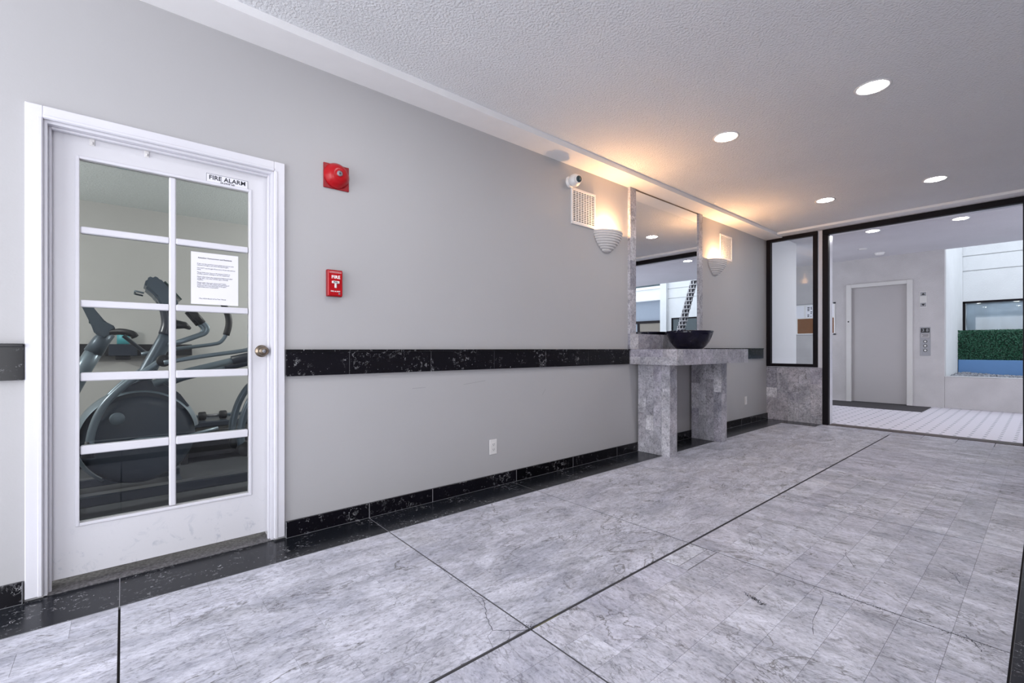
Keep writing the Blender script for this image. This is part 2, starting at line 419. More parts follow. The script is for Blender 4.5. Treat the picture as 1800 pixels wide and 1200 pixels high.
# cracks, as thin dark grooves lying in the slab faces
def crack(pts, w=0.0030):
    bm = bmesh.new()
    for i in range(len(pts)-1):
        a = Vector((*pts[i], 0.0004)); c = Vector((*pts[i+1], 0.0004)); d = (c-a); n = Vector((-d.y, d.x, 0)).normalized()*w/2
        k = 4; prev = None
        for j in range(k+1):
            p = a+d*j/k + (n*random.uniform(-3, 3) if 0 < j < k else Vector((0, 0, 0)))
            ww = n*random.uniform(0.5, 1.2)
            cur = (bm.verts.new(p+ww-Vector(FC)), bm.verts.new(p-ww-Vector(FC)))
            if prev: bm.faces.new((prev[0], prev[1], cur[1], cur[0]))
            prev = cur
    bmesh.ops.recalc_face_normals(bm, faces=bm.faces)
    for f in bm.faces:
        if f.normal.z < 0: f.normal_flip()
    return new('crack', fin(bm, 'crack'), 'ink', floor)
crack([(1.18, 1.283), (1.116, 1.33), (1.068, 1.368), (1.10, 1.45), (1.135, 1.50), (1.171, 1.57), (1.16, 1.62)])
crack([(1.135, 1.50), (1.155, 1.62), (1.175, 1.70), (1.165, 1.80), (1.18, 1.90)], 0.0014)
crack([(1.116, 1.33), (1.09, 1.295), (1.07, 1.285)], 0.002)
crack([(1.068, 1.368), (1.03, 1.35), (1.006, 1.285)], 0.0015)
crack([(1.18, 1.31), (1.15, 1.38), (1.17, 1.42)], 0.0015)
crack([(2.40, 0.20), (2.35, 0.17), (2.308, 0.153)], 0.003)
crack([(2.74, 0.62), (2.85, 0.68), (2.93, 0.70)], 0.002)
crack([(3.10, 0.36), (2.98, 0.28), (2.90, 0.26)], 0.002)
crack([(2.55, 1.02), (2.66, 1.08), (2.75, 1.05), (2.83, 1.10)], 0.002)
crack([(1.968, 0.57), (2.06, 0.60), (2.203, 0.617), (2.30, 0.63)], 0.0018)
crack([(3.2, 0.93), (3.3, 0.80), (3.35, 0.62), (3.42, 0.5)], 0.0018)
mo = box('green_joint_stain', 1.20-FC.x, 1.335-FC.x, 1.2765-FC.y, 1.2785-FC.y, -0.0005-FC.z, 0.0006-FC.z, 'moss', floor)
# rough pitted patch
bm = bmesh.new()
for k in range(160):
    q = random.gauss(0, 0.030); x = 2.055+random.gauss(0, 0.008)+q*0.35; y = 0.812+q
    s = random.uniform(0.0008, 0.0028)
    bmesh.ops.create_circle(bm, cap_ends=True, segments=6, radius=s, matrix=Matrix.Translation(Vector((x, y, 0.0005))-FC))
o = new('pitted_patch', fin(bm, 'pits'), 'ink', floor); o['kind'] = 'stuff'
# worn spots in the joints
bm = bmesh.new()
for (cx, cy, sx, sy, n) in ((2.372, 0.456, 0.006, 0.05, 20), (2.380, 0.574, 0.006, 0.03, 12), (2.366, 0.20, 0.008, 0.06, 30), (3.02, 0.28, 0.02, 0.012, 14), (1.19, 1.30, 0.02, 0.01, 16), (1.185, 1.912, 0.008, 0.02, 12), (2.0, 1.283, 0.02, 0.006, 14), (2.37, 1.42, 0.008, 0.03, 16), (2.922, 0.501, 0.02, 0.01, 8)):
    for k in range(n*3):
        bmesh.ops.create_circle(bm, cap_ends=True, segments=6, radius=random.uniform(0.0008, 0.0026), matrix=Matrix.Translation(Vector((cx+random.gauss(0, sx), cy+random.gauss(0, sy), 0.0005))-FC))
o = new('joint_wear', fin(bm, 'wear'), 'ink', floor); o['kind'] = 'stuff'

# ---- walls
DX0, DX1, DZ = -0.262, 0.640, 2.058     # door opening (inside of the casing)
boxes('wall_left', [(-2.3, DX0, WY, WY+0.14, 0, 2.9), (DX1, 8.79, WY, WY+0.14, 0, 2.9), (DX0, DX1, WY, WY+0.14, DZ, 2.9)], 'wall', kind='structure')
boxes('wall_back', [(-2.45, -2.3, 2.62, WY+0.14, 0, 2.9), (-2.45, -2.3, -1.4, 0.0, 0, 2.9), (-2.45, -2.3, 0.0, 2.62, 2.6, 2.9)], 'wall', kind='structure')
boxes('wall_right', [(-0.8, 7.54, -1.54, -1.4, 0, 2.9), (-2.45, -2.2, -1.54, -1.4, 0, 2.9), (-2.2, -0.8, -1.54, -1.4, 2.5, 2.9), (-2.2, -0.8, -1.54, -1.4, 0, 0.15)], 'wall', kind='structure')
boxes('wall_end', [(EX, EX+0.13, 2.071, 2.127, 0.82, SZ+0.05), (EX, EX+0.13, 2.127, WY, 0.0, 0.80), (EX, EX+0.13, 2.071, 2.127, 0.0, 0.82), (EX, EX+0.13, -1.4, 0.12, 0, 2.9), (EX, EX+0.13, 0.12, WY, 2.765, 2.9)], 'white', kind='structure')
box('ceiling', -2.45, EX+0.13, -1.54, WY+0.14, CZ, CZ+0.1, 'ceiling', kind='structure')
boxes('trim_1', [(-2.3, EX, 2.578, WY, SZ, CZ), (7.30, EX, -1.4, 2.578, SZ+0.015, CZ)], 'soffit', kind='structure')
# black chair rail of marble blocks, left and right of the door
def railrun(name, xs, z0, z1, capz):
    r = box(name, xs[0], xs[-1], WY-0.0212, WY, z0+0.001, z1-0.002, 'joint_dark', kind='structure')
    c = Vector(r.location)
    for i in range(len(xs)-1):
        L = xs[i+1]-xs[i]-0.0016
        new('tile', tile_mesh(round(L, 4), 0.016, round(capz-z0-0.001, 4), 'blackmarble'), None, r, Vector(((xs[i]+xs[i+1])/2, WY-0.014, (z0+capz)/2))-c)
        new('cap_tile', tile_mesh(round(L, 4), 0.024, round(z1-capz-0.001, 4), 'blackmarble'), None, r, Vector(((xs[i]+xs[i+1])/2, WY-0.018, (z1+capz)/2))-c)
railrun('trim_2', [0.696, 1.059, 1.632, 2.192, 2.75, 3.31, 3.955], 0.913, 1.066, 1.052)
railrun('trim_3', [-2.2, -1.65, -1.1, -0.6, -0.318], 0.938, 1.092, 1.078)
railrun('trim_4', [5.56, 6.12, 6.86, 7.36], 0.925, 1.078, 1.064)
def baserun(name, xs, z1=0.092):
    r = box(name, xs[0], xs[-1], WY-0.0198, WY, 0, z1-0.002, 'joint', kind='structure'); c = Vector(r.location)
    for i in range(len(xs)-1):
        new('tile', tile_mesh(round(xs[i+1]-xs[i]-0.002, 4), 0.016, z1-0.001, 'blackmarble', 0.0015), None, r, Vector(((xs[i]+xs[i+1])/2, WY-0.0125, z1/2))-c)
baserun('baseboard_left', [0.70, 1.187, 1.646, 2.421, 3.10, 3.75, 4.10, 4.9, 5.45, 6.0, 6.6, 7.1, EX])
baserun('baseboard_left_near', [-2.3, -1.7, -1.1, -0.7, -0.322])
# marble cladding helper: thin tiles in staggered strips over a rectangle
def clad(parent, org, u, v, n, W_, H_, sw, mat='marble_v', th=0.004, lens=(0.3, 0.3, 0.46, 0.15)):
    """strips of width sw side by side along u, tiles cut along v; org in world, parent at world loc"""
    org = Vector(org); u = Vector(u); v = Vector(v); n = Vector(n)
    pl = Vector(parent.location)
    if parent.parent: pl = pl+Vector(parent.parent.location)
    ns = max(1, round(W_/sw)); sw = W_/ns
    for s in range(ns):
        cuts = [0.0]; x = random.choice(lens)*random.uniform(0.6, 1)
        while x < H_-0.09: cuts.append(x); x += random.choice(lens)
        cuts.append(H_)
        for k in range(len(cuts)-1):
            L = cuts[k+1]-cuts[k]
            ctr = org+u*((s+0.5)*sw)+v*((cuts[k]+cuts[k+1])/2)+n*(th/2+random.uniform(-0.0002, 0.0002))
            bm = bmesh.new()
            d = u*(sw-0.0008)+v*(L-0.0008)+n*th
            addbox(bm, -abs(d.x)/2, abs(d.x)/2, -abs(d.y)/2, abs(d.y)/2, -abs(d.z)/2, abs(d.z)/2, 0.0004)
            new('tile', fin(bm, 'tile'), mat, parent, ctr-pl)
# marble panel below the end window
pn = box('trim_5', EX-0.012, EX, 2.071, WY, 0, 0.80, 'grout', kind='structure')
clad(pn, (EX-0.012, 2.071, 0.0), (0, 1, 0), (0, 0, 1), (-1, 0, 0), WY-2.071-0.001, 0.80, 0.15)
# window and opening frames
def frame_x(name, y0, y1, z0, z1, t, x0, x1, bottom=True):
    bl = [(x0, x1, y0, y1, z1-t, z1), (x0, x1, y0, y0+t, z0, z1-t), (x0, x1, y1-t, y1, z0, z1-t)]
    if bottom: bl.append((x0, x1, y0+t, y1-t, z0, z0+t*0.8))
    return boxes(name, bl, 'black', bev=0.003, kind='structure')
wf = frame_x('window_1', 2.127, 2.800, 0.805, 2.745, 0.055, EX-0.035, EX+0.04)
box('pane', 0, 0.006, 2.18-wf.location.y, 2.748-wf.location.y, 0.845-wf.location.z, 2.695-wf.location.z, 'glass2', wf)
# black framed open doorway: header, left and right posts
boxes('door_1', [(EX-0.035, EX+0.04, 0.12, 2.066, 2.675, 2.742), (EX-0.035, EX+0.04, 1.995, 2.066, 0, 2.675), (EX-0.035, EX+0.04, 0.12, 0.180, 0, 2.675)], 'black', bev=0.003, kind='structure')
boxes('trim_6', [(EX+0.04, EX+0.16, 1.995, 2.10, 0, 2.68), (EX+0.04, EX+0.16, 0.12, 0.182, 0, 2.68), (EX+0.04, EX+0.16, 0.12, 2.1, 2.68, 2.9)], 'white', kind='structure')
box('trim_7', EX-0.02, EX+0.17, 0.18, 1.995, -0.012, 0.006, 'threshold_brown', kind='structure')

# ================================================================== french door in wall_left
dl = boxes('door_2', [(DX0, DX0+0.012, WY, WY+0.14, 0, DZ), (DX1-0.012, DX1, WY, WY+0.14, 0, DZ), (DX0+0.012, DX1-0.012, WY, WY+0.14, DZ-0.012, DZ)], 'white', kind='structure')
Ld = Vector(dl.location)
def dbox(name, x0, x1, y0, y1, z0, z1, mat, bev=0.002, parent=None):
    p = dl if parent is None else parent
    off = Ld if parent is None else Ld+Vector(parent.location)
    return box(name, x0-off.x, x1-off.x, y0-off.y, y1-off.y, z0-off.z, z1-off.z, mat, p, bev)
# casing: moulded boards
CO = 0.054
for (x0, x1, z0, z1) in ((DX0-CO, DX0, 0.012, DZ+CO), (DX1, DX1+CO, 0.012, DZ+CO), (DX0, DX1, DZ, DZ+CO)):
    c_ = dbox('casing', x0, x1, WY-0.018, WY, z0, z1, 'white', 0.003)
    if x1-x0 > 0.5: dbox('casing_bead', x0, x1, WY-0.022, WY-0.018, z0+0.002, z0+0.014, 'white', 0.002, c_)
    else:
        xa = x1-0.016 if x0 < 0 else x0+0.002
        dbox('casing_bead', xa, xa+0.014, WY-0.022, WY-0.018, z0, z1-CO, 'white', 0.002, c_)
# stop inside the jamb
for (x0, x1, z0, z1) in ((DX0+0.012, DX0+0.022, 0, DZ-0.012), (DX1-0.022, DX1-0.012, 0, DZ-0.012), (DX0+0.022, DX1-0.022, DZ-0.022, DZ-0.012)):
    dbox('door_stop', x0, x1, WY+0.03, WY+0.052, z0, z1, 'white', 0.002)
SY = 2.865; SX0, SX1, SZ0, SZ1 = -0.252, 0.630, 0.040, 2.044
gx = [(-0.150, 0.176), (0.204, 0.526)]
gz = [(1.631, 1.935), (1.294, 1.600), (0.960, 1.262), (0.624, 0.921), (0.277, 0.584)]
slab = boxes('door_leaf', [(SX0-Ld.x, gx[0][0]-0.004-Ld.x, SY-Ld.y, SY+0.044-Ld.y, SZ0-Ld.z, SZ1-Ld.z),
    (gx[1][1]+0.004-Ld.x, SX1-Ld.x, SY-Ld.y, SY+0.044-Ld.y, SZ0-Ld.z, SZ1-Ld.z),
    (gx[0][0]-0.004-Ld.x, gx[1][1]+0.004-Ld.x, SY-Ld.y, SY+0.044-Ld.y, gz[0][1]+0.004-Ld.z, SZ1-Ld.z),
    (gx[0][0]-0.004-Ld.x, gx[1][1]+0.004-Ld.x, SY-Ld.y, SY+0.044-Ld.y, SZ0-Ld.z, gz[-1][0]-0.004-Ld.z)], 'doorpaint', dl)
dbox('muntin', gx[0][1], gx[1][0], SY+0.004, SY+0.040, gz[-1][0], gz[0][1], 'white', 0.005)
for i in range(4):
    for (a, c) in gx:
        dbox('muntin', a, c, SY+0.004, SY+0.040, gz[i+1][1], gz[i][0], 'white', 0.004)
for (a, c) in gx:
    for (z0, z1) in gz:
        dbox('pane', a-0.001, c+0.001, SY+0.020, SY+0.024, z0-0.001, z1+0.001, 'glass', 0)
# glazing bead round the whole light
for (x0, x1, z0, z1) in ((gx[0][0]-0.016, gx[0][0]-0.002, gz[-1][0]-0.016, gz[0][1]+0.016), (gx[1][1]+0.002, gx[1][1]+0.016, gz[-1][0]-0.016, gz[0][1]+0.016), (gx[0][0]-0.002, gx[1][1]+0.002, gz[0][1]+0.002, gz[0][1]+0.016), (gx[0][0]-0.002, gx[1][1]+0.002, gz[-1][0]-0.016, gz[-1][0]-0.002)):
    dbox('glazing_bead', x0, x1, SY-0.005, SY+0.001, z0, z1, 'white', 0.002)
# knob
kn = new('door_knob', lathe('knob', [(0, 0.062), (0.014, 0.061), (0.024, 0.055), (0.0275, 0.045), (0.024, 0.034), (0.012, 0.026), (0.011, 0.010), (0.031, 0.008), (0.034, 0.002), (0.034, 0.0)], 28), 'brass', dl, Vector((0.592, SY, 1.057))-Ld, (math.pi/2, 0, 0))
new('key_core', lathe('core', [(0, 0.0655), (0.009, 0.065), (0.010, 0.0605)], 16), 'steel', kn)
for x in (-0.109, 0.088):
    h_ = thing('adhesive_hook', 'clear plastic hook on the door head, ' + ('nearer the left door edge' if x < 0 else 'above the middle of the glazed door'), 'hook', (x, SY, 2.023), 'clear hooks on the door head')
    box('hook_plate', -0.009, 0.009, -0.003, 0.0, -0.016, 0.016, 'plastic', h_, 0.001)
    new('hook_arm', tubemesh('arm', [(0, -0.003, -0.002), (0, -0.014, -0.010), (0, -0.018, -0.004)], 0.004, 8), 'plastic', h_)
# sign on the door
sg = thing('door_sign', 'small white FIRE ALARM INSIDE sign at the top right of the glazed door', 'sign', (0.428, SY, 1.968))
box('plate', -0.0985, 0.0985, -0.0015, 0, -0.027, 0.027, 'paper', sg)
boxes('border', [(-0.0965, 0.0965, -0.0020, -0.0014, 0.0235, 0.0252), (-0.0965, 0.0965, -0.0020, -0.0014, -0.0252, -0.0235), (-0.0965, -0.0948, -0.0020, -0.0014, -0.0235, 0.0235), (0.0948, 0.0965, -0.0020, -0.0014, -0.0235, 0.0235)], 'ink', sg)
text('lettering', 'FIRE ALARM', 0.0315, 'ink', sg, (0, -0.0018, 0.0055), WR, bold=0.0006, spacing=1.02)
text('lettering', 'INSIDE', 0.0150, 'ink', sg, (0, -0.0018, -0.0150), WR, bold=0.0003, sx=1.5)
# notice taped to the glass
pp = thing('paper_notice', 'white printed paper notice taped to the door pane', 'notice', (0.374, SY+0.020, 1.440))
box('sheet', -0.1065, 0.1065, -0.0008, 0, -0.136, 0.136, 'paper', pp)
text('heading', 'Attention Homeowners and Residents', 0.0098, 'ink', pp, (0, -0.001, 0.107), WR, bold=0.00025, ext=0.0001)
body = ['If last out the workout room please be sure to turn', 'television & lights out when leaving the gym.', '', 'DO NOT use the gym if you are a 14 yrs old without', 'adult.', '',
 'Please limit your time to 30 minutes if there is', 'another person waiting to use the equipment.', '', 'Please wipe down the equipment before and after', 'using. Also, use only 2 proper gym cleaning', 'supplies.', '',
 'Please wear clean gym shoes and T-shirt', 'inside. This is for the safety and well being of', 'everyone who may share use of the gym.', 'Appreciate your cooperation.']
text('printed_lines', '\n'.join(body), 0.0079, 'ink', pp, (-0.080, -0.001, 0.080), WR, 'LEFT', ext=0.0001, bold=0.0001, line=0.96)
text('signature_line', '-The HOA Board of La Peer House', 0.0085, 'ink', pp, (-0.012, -0.001, -0.106), WR, bold=0.0001, ext=0.0001)
# sill under the door
box('trim_8', DX0, DX1, WY, WY+0.16, -0.014, 0.004, 'threshold', kind='structure')

# ================================================================== things on the left wall
wl = [o for o in COL.objects if o.name == 'wall_left'][0]
for (x, z, L, r) in ((2.02, 0.815, 0.20, 0.10), (1.55, 0.80, 0.10, 0.02), (2.75, 0.70, 0.06, 0.9)):
    q = box('scuff_mark', -L/2, L/2, -0.0003, 0.0, -0.0008, 0.0008, 'scuff', wl)
    q.location = Vector((x, WY, z))-Vector(wl.location); q.rotation_euler = (0, -r, 0)
bell = thing('fire_bell', 'round red fire alarm bell on a square red back plate, high on the wall', 'alarm bell', (0.985, WY, 2.110))
box('back_plate', -0.076, 0.076, -0.010, 0, -0.074, 0.074, 'red2', bell, 0.002)
new('gong', lathe('gong', [(0, 0.066), (0.015, 0.066), (0.018, 0.060), (0.030, 0.062), (0.046, 0.056), (0.060, 0.042), (0.070, 0.022), (0.076, 0.014), (0.076, 0.010), (0.0, 0.009)], 40), 'red', bell, (0, 0, 0.006), (math.pi/2, 0, 0))
em = new('centre_emblem', lathe('emblem', [(0, 0.069), (0.015, 0.069), (0.0165, 0.066), (0.0165, 0.058)], 24), 'steel', bell, (0, 0, 0.006), (math.pi/2, 0, 0))
boxes('emblem_mark', [(-0.007, 0.007, -0.0705, -0.0688, -0.0015, 0.0015), (-0.0015, 0.0015, -0.0705, -0.0688, -0.007, 0.007)], 'ink', bell).location.z += 0.006
ps = thing('fire_pull_station', 'red FIRE pull station with white lettering on the wall below the bell', 'fire alarm', (0.970, WY, 1.464))
box('back_box', -0.045, 0.045, -0.022, 0, -0.080, 0.080, 'red2', ps, 0.002)
box('face_plate', -0.043, 0.043, -0.034, -0.022, -0.078, 0.076, 'red', ps, 0.004)
boxes('text_rule', [(-0.036, 0.036, -0.0346, -0.034, 0.066, 0.0675), (-0.036, 0.036, -0.0346, -0.034, 0.060, 0.061)], 'inkwhite', ps)
text('lettering', 'FIRE', 0.026, 'inkwhite', ps, (0.002, -0.0345, 0.035), WR, bold=0.0008, spacing=1.1)
box('handle_bar', -0.022, 0.022, -0.042, -0.034, -0.003, 0.012, 'plastic', ps, 0.002)
text('handle_lettering', 'PULL', 0.012, 'ink', ps, (0, -0.0425, 0.004), WR, bold=0.0003)
box('handle_stem', -0.006, 0.006, -0.040, -0.034, -0.030, -0.003, 'plastic', ps, 0.002)
text('lettering', 'FIRE ALARM', 0.0105, 'inkwhite', ps, (0, -0.0345, -0.050), WR, bold=0.0002)
box('key_lock', 0.018, 0.028, -0.037, -0.034, -0.068, -0.058, 'steel', ps, 0.001)

ol = thing('electrical_outlet', 'white double electrical outlet low on the wall', 'outlet', (2.196, WY, 0.306))
box('cover_plate', -0.036, 0.036, -0.005, 0, -0.058, 0.058, 'plastic', ol, 0.002)
for z in (0.020, -0.020):
    r_ = box('receptacle', -0.017, 0.017, -0.0075, -0.004, z-0.014, z+0.014, 'plastic', ol, 0.003)
    boxes('slot', [(-0.008, -0.006, -0.003, -0.0015, -0.003, 0.006), (0.006, 0.008, -0.003, -0.0015, -0.003, 0.006), (-0.002, 0.002, -0.003, -0.0015, -0.010, -0.006)], 'ink', r_)
ol2 = thing('blank_wall_plate', 'small white wall plate low on the wall between console and end window', 'wall plate', (6.78, WY, 0.33))
box('cover_plate', -0.036, 0.036, -0.005, 0, -0.058, 0.058, 'plastic', ol2, 0.002)
box('receptacle', -0.017, 0.017, -0.0075, -0.004, -0.034, 0.034, 'plastic', ol2, 0.003)

def vent(loc, label):
    v = thing('wall_vent', label, 'vent', loc, 'wall vents by the sconces')
    W_, H_ = 0.170, 0.165
    boxes('frame', [(-W_, W_, -0.014, 0, H_-0.024, H_), (-W_, W_, -0.014, 0, -H_, -H_+0.024), (-W_, -W_+0.024, -0.014, 0, -H_+0.024, H_-0.024), (W_-0.024, W_, -0.014, 0, -H_+0.024, H_-0.024)], 'plastic', v, 0.002)
    box('backing', -W_+0.024, W_-0.024, -0.002, 0, -H_+0.024, H_-0.024, 'dark', v)
    bl = []; n = 8; a = -W_+0.024; ww = (2*W_-0.048)/n
    for i in range(1, n): bl.append((a+i*ww-0.005, a+i*ww+0.005, -0.012, -0.004, -H_+0.024, H_-0.024))
    m = 17; hh = (2*H_-0.048)/m
    for i in range(m): bl.append((-W_+0.024, W_-0.024, -0.0115, -0.0045, -H_+0.024+i*hh, -H_+0.024+i*hh+hh*0.42))
    g = boxes('grille', bl, 'plastic', v); g['kind'] = 'stuff'
    return v
vent((3.258, WY, 2.370), 'square white slotted wall vent below the security camera, left of the mirror')
vent((6.150, WY, 2.420), 'square white slotted wall vent right of the mirror near the end window')

sc_ = thing('security_camera', 'white ball security camera with a black lens on the wall above the vent', 'camera', (3.075, WY, 2.575))
new('mount', lathe('mount', [(0, 0.022), (0.040, 0.022), (0.050, 0.012), (0.052, 0.0)], 28), 'plastic', sc_, (0, 0, 0), (math.pi/2, 0, 0))
new('ball', lathe('ball', [(0.056*math.sin(a*math.pi/14), 0.056*math.cos(a*math.pi/14)) for a in range(15)], 28), 'plastic', sc_, (0, -0.062, 0))
ln = new('lens_housing', lathe('lens', [(0, 0.064), (0.020, 0.064), (0.024, 0.067), (0.034, 0.067), (0.036, 0.060), (0.036, 0.040)], 28), 'plastic', sc_, (0, -0.062, 0), (math.radians(97), 0, math.radians(-14)))
new('lens', lathe('glass', [(0, 0.073), (0.012, 0.072), (0.029, 0.0685), (0.0295, 0.062)], 24), 'dark_glass', ln)

def sconce(loc, label):
    s = thing('wall_sconce', label, 'wall lamp', loc, 'half bowl wall sconces')
    # half bowl: ribbed, narrowing to the bottom, open at the top; flat back to the wall (y=0), bowl toward -y
    prof = []; n = 9; H = 0.195
    def R(f): return 0.188*(0.16+0.84*math.sin(f*math.pi/2)**0.80)
    for i in range(n):
        f0, f1 = i/n, (i+1)/n
        for (q, dr) in ((0.0, -0.011), (0.14, -0.009), (0.30, 0.001), (0.6, 0.005), (0.90, 0.001)):
            f = f0+(f1-f0)*q; prof.append((R(f)+dr, -H+H*f))
    prof.append((R(1), 0.0)); prof.append((R(1)-0.012, 0.0)); prof.append((R(0.9)-0.016, -0.02))
    for f in (0.7, 0.5, 0.3, 0.1): prof.append((max(0.004, R(f)-0.016), -H+H*f+0.004))
    prof = [(0.0, -H)]+prof+[(0, -H+0.02)]
    new('shade', lathe('shade', prof, 32, math.pi, math.pi, sy=0.72), 'plaster', s)
    bk = [(-0.186, 0.0)]
    bm = bmesh.new(); pts = []
    for k in range(13):
        f = k/12; pts.append((R(f)-0.004, -H+H*f))
    vs = [bm.verts.new((x, -0.003, z)) for x, z in pts]+[bm.verts.new((-x, -0.003, z)) for x, z in pts[::-1]]
    bm.faces.new(vs); e = bmesh.ops.extrude_face_region(bm, geom=bm.faces[:]); bmesh.ops.translate(bm, vec=(0, 0.0028, 0), verts=[v for v in e['geom'] if isinstance(v, bmesh.types.BMVert)])
    bmesh.ops.recalc_face_normals(bm, faces=bm.faces)
    new('back_plate', fin(bm, 'bp'), 'plaster', s)
    new('bulb', lathe('bulb', [(0.024*math.sin(a*math.pi/8), 0.03*math.cos(a*math.pi/8)) for a in range(9)], 16), 'bulb', s, (0, -0.066, -0.055))
    l = bpy.data.lights.new('sconce_light', 'POINT'); l.energy = SCONCE_W; l.color = (1.0, 0.56, 0.25); l.shadow_soft_size = 0.02
    lo = bpy.data.objects.new('sconce_light', l); COL.objects.link(lo); lo.parent = s; lo.location = (0, -0.066, -0.012)
sconce((3.600, WY, 2.205), 'ribbed white half bowl wall sconce, lit, between vent and mirror')
sconce((5.850, WY, 2.215), 'ribbed white half bowl wall sconce, lit, right of the mirror')

# ---- mirror with marble surround
MX0, MX1, MZ0, MZ1 = 4.055, 5.375, 1.225, SZ
mi = thing('wall_mirror', 'tall wall mirror in a grey marble surround above the console', 'mirror', (4.71, WY, 1.066))
box('mirror_glass', MX0-4.71, MX1-4.71, -0.018, -0.012, MZ0-1.066, MZ1-0.012-1.066, 'mirror', mi)
box('top_channel', MX0-4.71, MX1-4.71, -0.022, 0, MZ1-0.012-1.066, MZ1-1.066-0.001, 'brass', mi)
for nm, (x0, x1, z0, z1) in (('left_jamb', (3.957, MX0, MZ0, MZ1-0.001)), ('right_jamb', (MX1, 5.463, MZ0, MZ1-0.001)), ('backsplash', (3.957, 5.463, 1.067, MZ0))):
    c = box(nm, x0-4.71, x1-4.71, -0.028, 0, z0-1.066, z1-1.066, 'marble_v', mi)
    if nm == 'backsplash': clad(c, (x0, WY-0.028, z0), (0, 0, 1), (1, 0, 0), (0, -1, 0), z1-z0, x1-x0, 0.16)
    else: clad(c, (x0, WY-0.028, z0), (1, 0, 0), (0, 0, 1), (0, -1, 0), x1-x0, z1-z0, 0.10)

# ---- marble console
TX0, TX1, TY0, TZ0, TZ1 = 3.970, 5.545, 2.267, 0.912, 1.066
cn = thing('console_table', 'grey marble console table with two slab legs under the mirror', 'console table', ((TX0+TX1)/2, 2.54, 0))
cl = Vector(cn.location)
def cbox(name, x0, x1, y0, y1, z0, z1, mat, bev=0.001): return box(name, x0-cl.x, x1-cl.x, y0-cl.y, y1-cl.y, z0-cl.z, z1-cl.z, mat, cn, bev)
th = 0.004
top = cbox('table_top', TX0+th, TX1-th, TY0+th, WY-0.031, TZ0, TZ1-th, 'marble_v')
clad(top, (TX0+th, TY0, TZ1-th), (0, 1, 0), (1, 0, 0), (0, 0, 1), WY-0.034-TY0, TX1-TX0-2*th, 0.18)
clad(top, (TX0+th, TY0+th, TZ0), (0, 0, 1), (1, 0, 0), (0, -1, 0), TZ1-TZ0, TX1-TX0-2*th, 0.16, lens=(0.15, 0.3, 0.3))
clad(top, (TX0+th, TY0, TZ0), (0, 0, 1), (0, 1, 0), (-1, 0, 0), TZ1-TZ0, WY-0.001-TY0, 0.08)
clad(top, (TX1-th, TY0, TZ0), (0, 0, 1), (0, 1, 0), (1, 0, 0), TZ1-TZ0, WY-0.001-TY0, 0.16)
for (x0, x1) in ((4.100, 4.232), (5.200, 5.325)):
    lg = cbox('leg', x0+th, x1-th, 2.415+th, WY-0.026, 0.001, TZ0-0.001, 'marble_v')
    clad(lg, (x0+th, 2.415+th, 0.001), (0, 1, 0), (0, 0, 1), (-1, 0, 0), WY-0.026-2.415-th, TZ0-0.002, 0.10)
    clad(lg, (x1-th, 2.415+th, 0.001), (0, 1, 0), (0, 0, 1), (1, 0, 0), WY-0.026-2.415-th, TZ0-0.002, 0.10)
    clad(lg, (x0+0.0005, 2.415+th, 0.001), (1, 0, 0), (0, 0, 1), (0, -1, 0), x1-x0-0.001, TZ0-0.002, 0.13)

# ---- bowl
bw = thing('decorative_bowl', 'glossy dark violet bowl on the marble console in front of the mirror', 'bowl', (4.69, 2.53, TZ1+0.0005))
prof = [(0, 0.0), (0.125, 0.0), (0.140, 0.006), (0.172, 0.036), (0.202, 0.078), (0.224, 0.125), (0.240, 0.168), (0.247, 0.192), (0.243, 0.196), (0.235, 0.190), (0.222, 0.150), (0.200, 0.100), (0.160, 0.050), (0.115, 0.026), (0, 0.020)]
new('bowl_body', lathe('bowl', prof, 48, sy=0.98), 'bowl', bw)
new('foot_ring', lathe('foot', [(0.10, -0.0002), (0.118, -0.0002), (0.120, 0.004), (0.10, 0.004)], 32), 'bowl', bw)

# ================================================================== ceiling lights
def downlight(x, y, z, label, group, parent_prof=True):
    d = thing('ceiling_light', label, 'ceiling light', (x, y, z), group)
    new('trim_ring', lathe('ring', [(0.078, 0.0), (0.079, -0.003), (0.094, -0.005), (0.100, -0.001), (0.100, 0.0)], 36), 'plastic', d)
    bm = bmesh.new(); bmesh.ops.create_circle(bm, cap_ends=True, segments=32, radius=0.078)
    for f in bm.faces:
        f.normal_update()
        if f.normal.z > 0: f.normal_flip()
    new('lens', fin(bm, 'lens'), 'lamp', d, (0, 0, -0.0015))
G1 = 'recessed lobby ceiling lights'
downlight(3.720, 0.742, CZ, 'recessed round ceiling light, nearest the camera and largest in view', G1)
downlight(3.695, 1.683, CZ, 'recessed round ceiling light to the left of the nearest one, toward the wall sconce', G1)
downlight(6.220, 0.737, CZ, 'recessed round lobby ceiling light above the open doorway, the right of the far pair', G1)
downlight(6.140, 1.660, CZ, 'recessed round lobby ceiling light near the end window, the left of the far pair', G1)
downlight(1.240, 0.742, CZ, 'recessed round lobby ceiling light added out of view above the camera, on its right', G1)  # unseen extra pair, added to brighten the near and middle walls
downlight(1.225, 1.683, CZ, 'recessed round lobby ceiling light added out of view above the camera, on its left', G1)
PZ = 2.87
G2 = 'recessed passage ceiling lights'
downlight(8.82, 0.785, PZ, 'recessed round light on the passage ceiling beyond the doorway, the right one', G2)
downlight(8.73, 1.742, PZ, 'recessed round light on the passage ceiling in front of the elevator, the left one', G2)
sd = thing('smoke_detector', 'round white smoke detector on the ceiling in front of the elevator', 'smoke detector', (10.80, 2.05, PZ))
new('base', lathe('base', [(0, 0), (0.085, 0), (0.085, -0.012), (0.0, -0.012)], 28), 'plastic', sd)
new('cover', lathe('cover', [(0.072, -0.0125), (0.070, -0.030), (0.055, -0.042), (0, -0.046)], 28), 'plastic', sd)
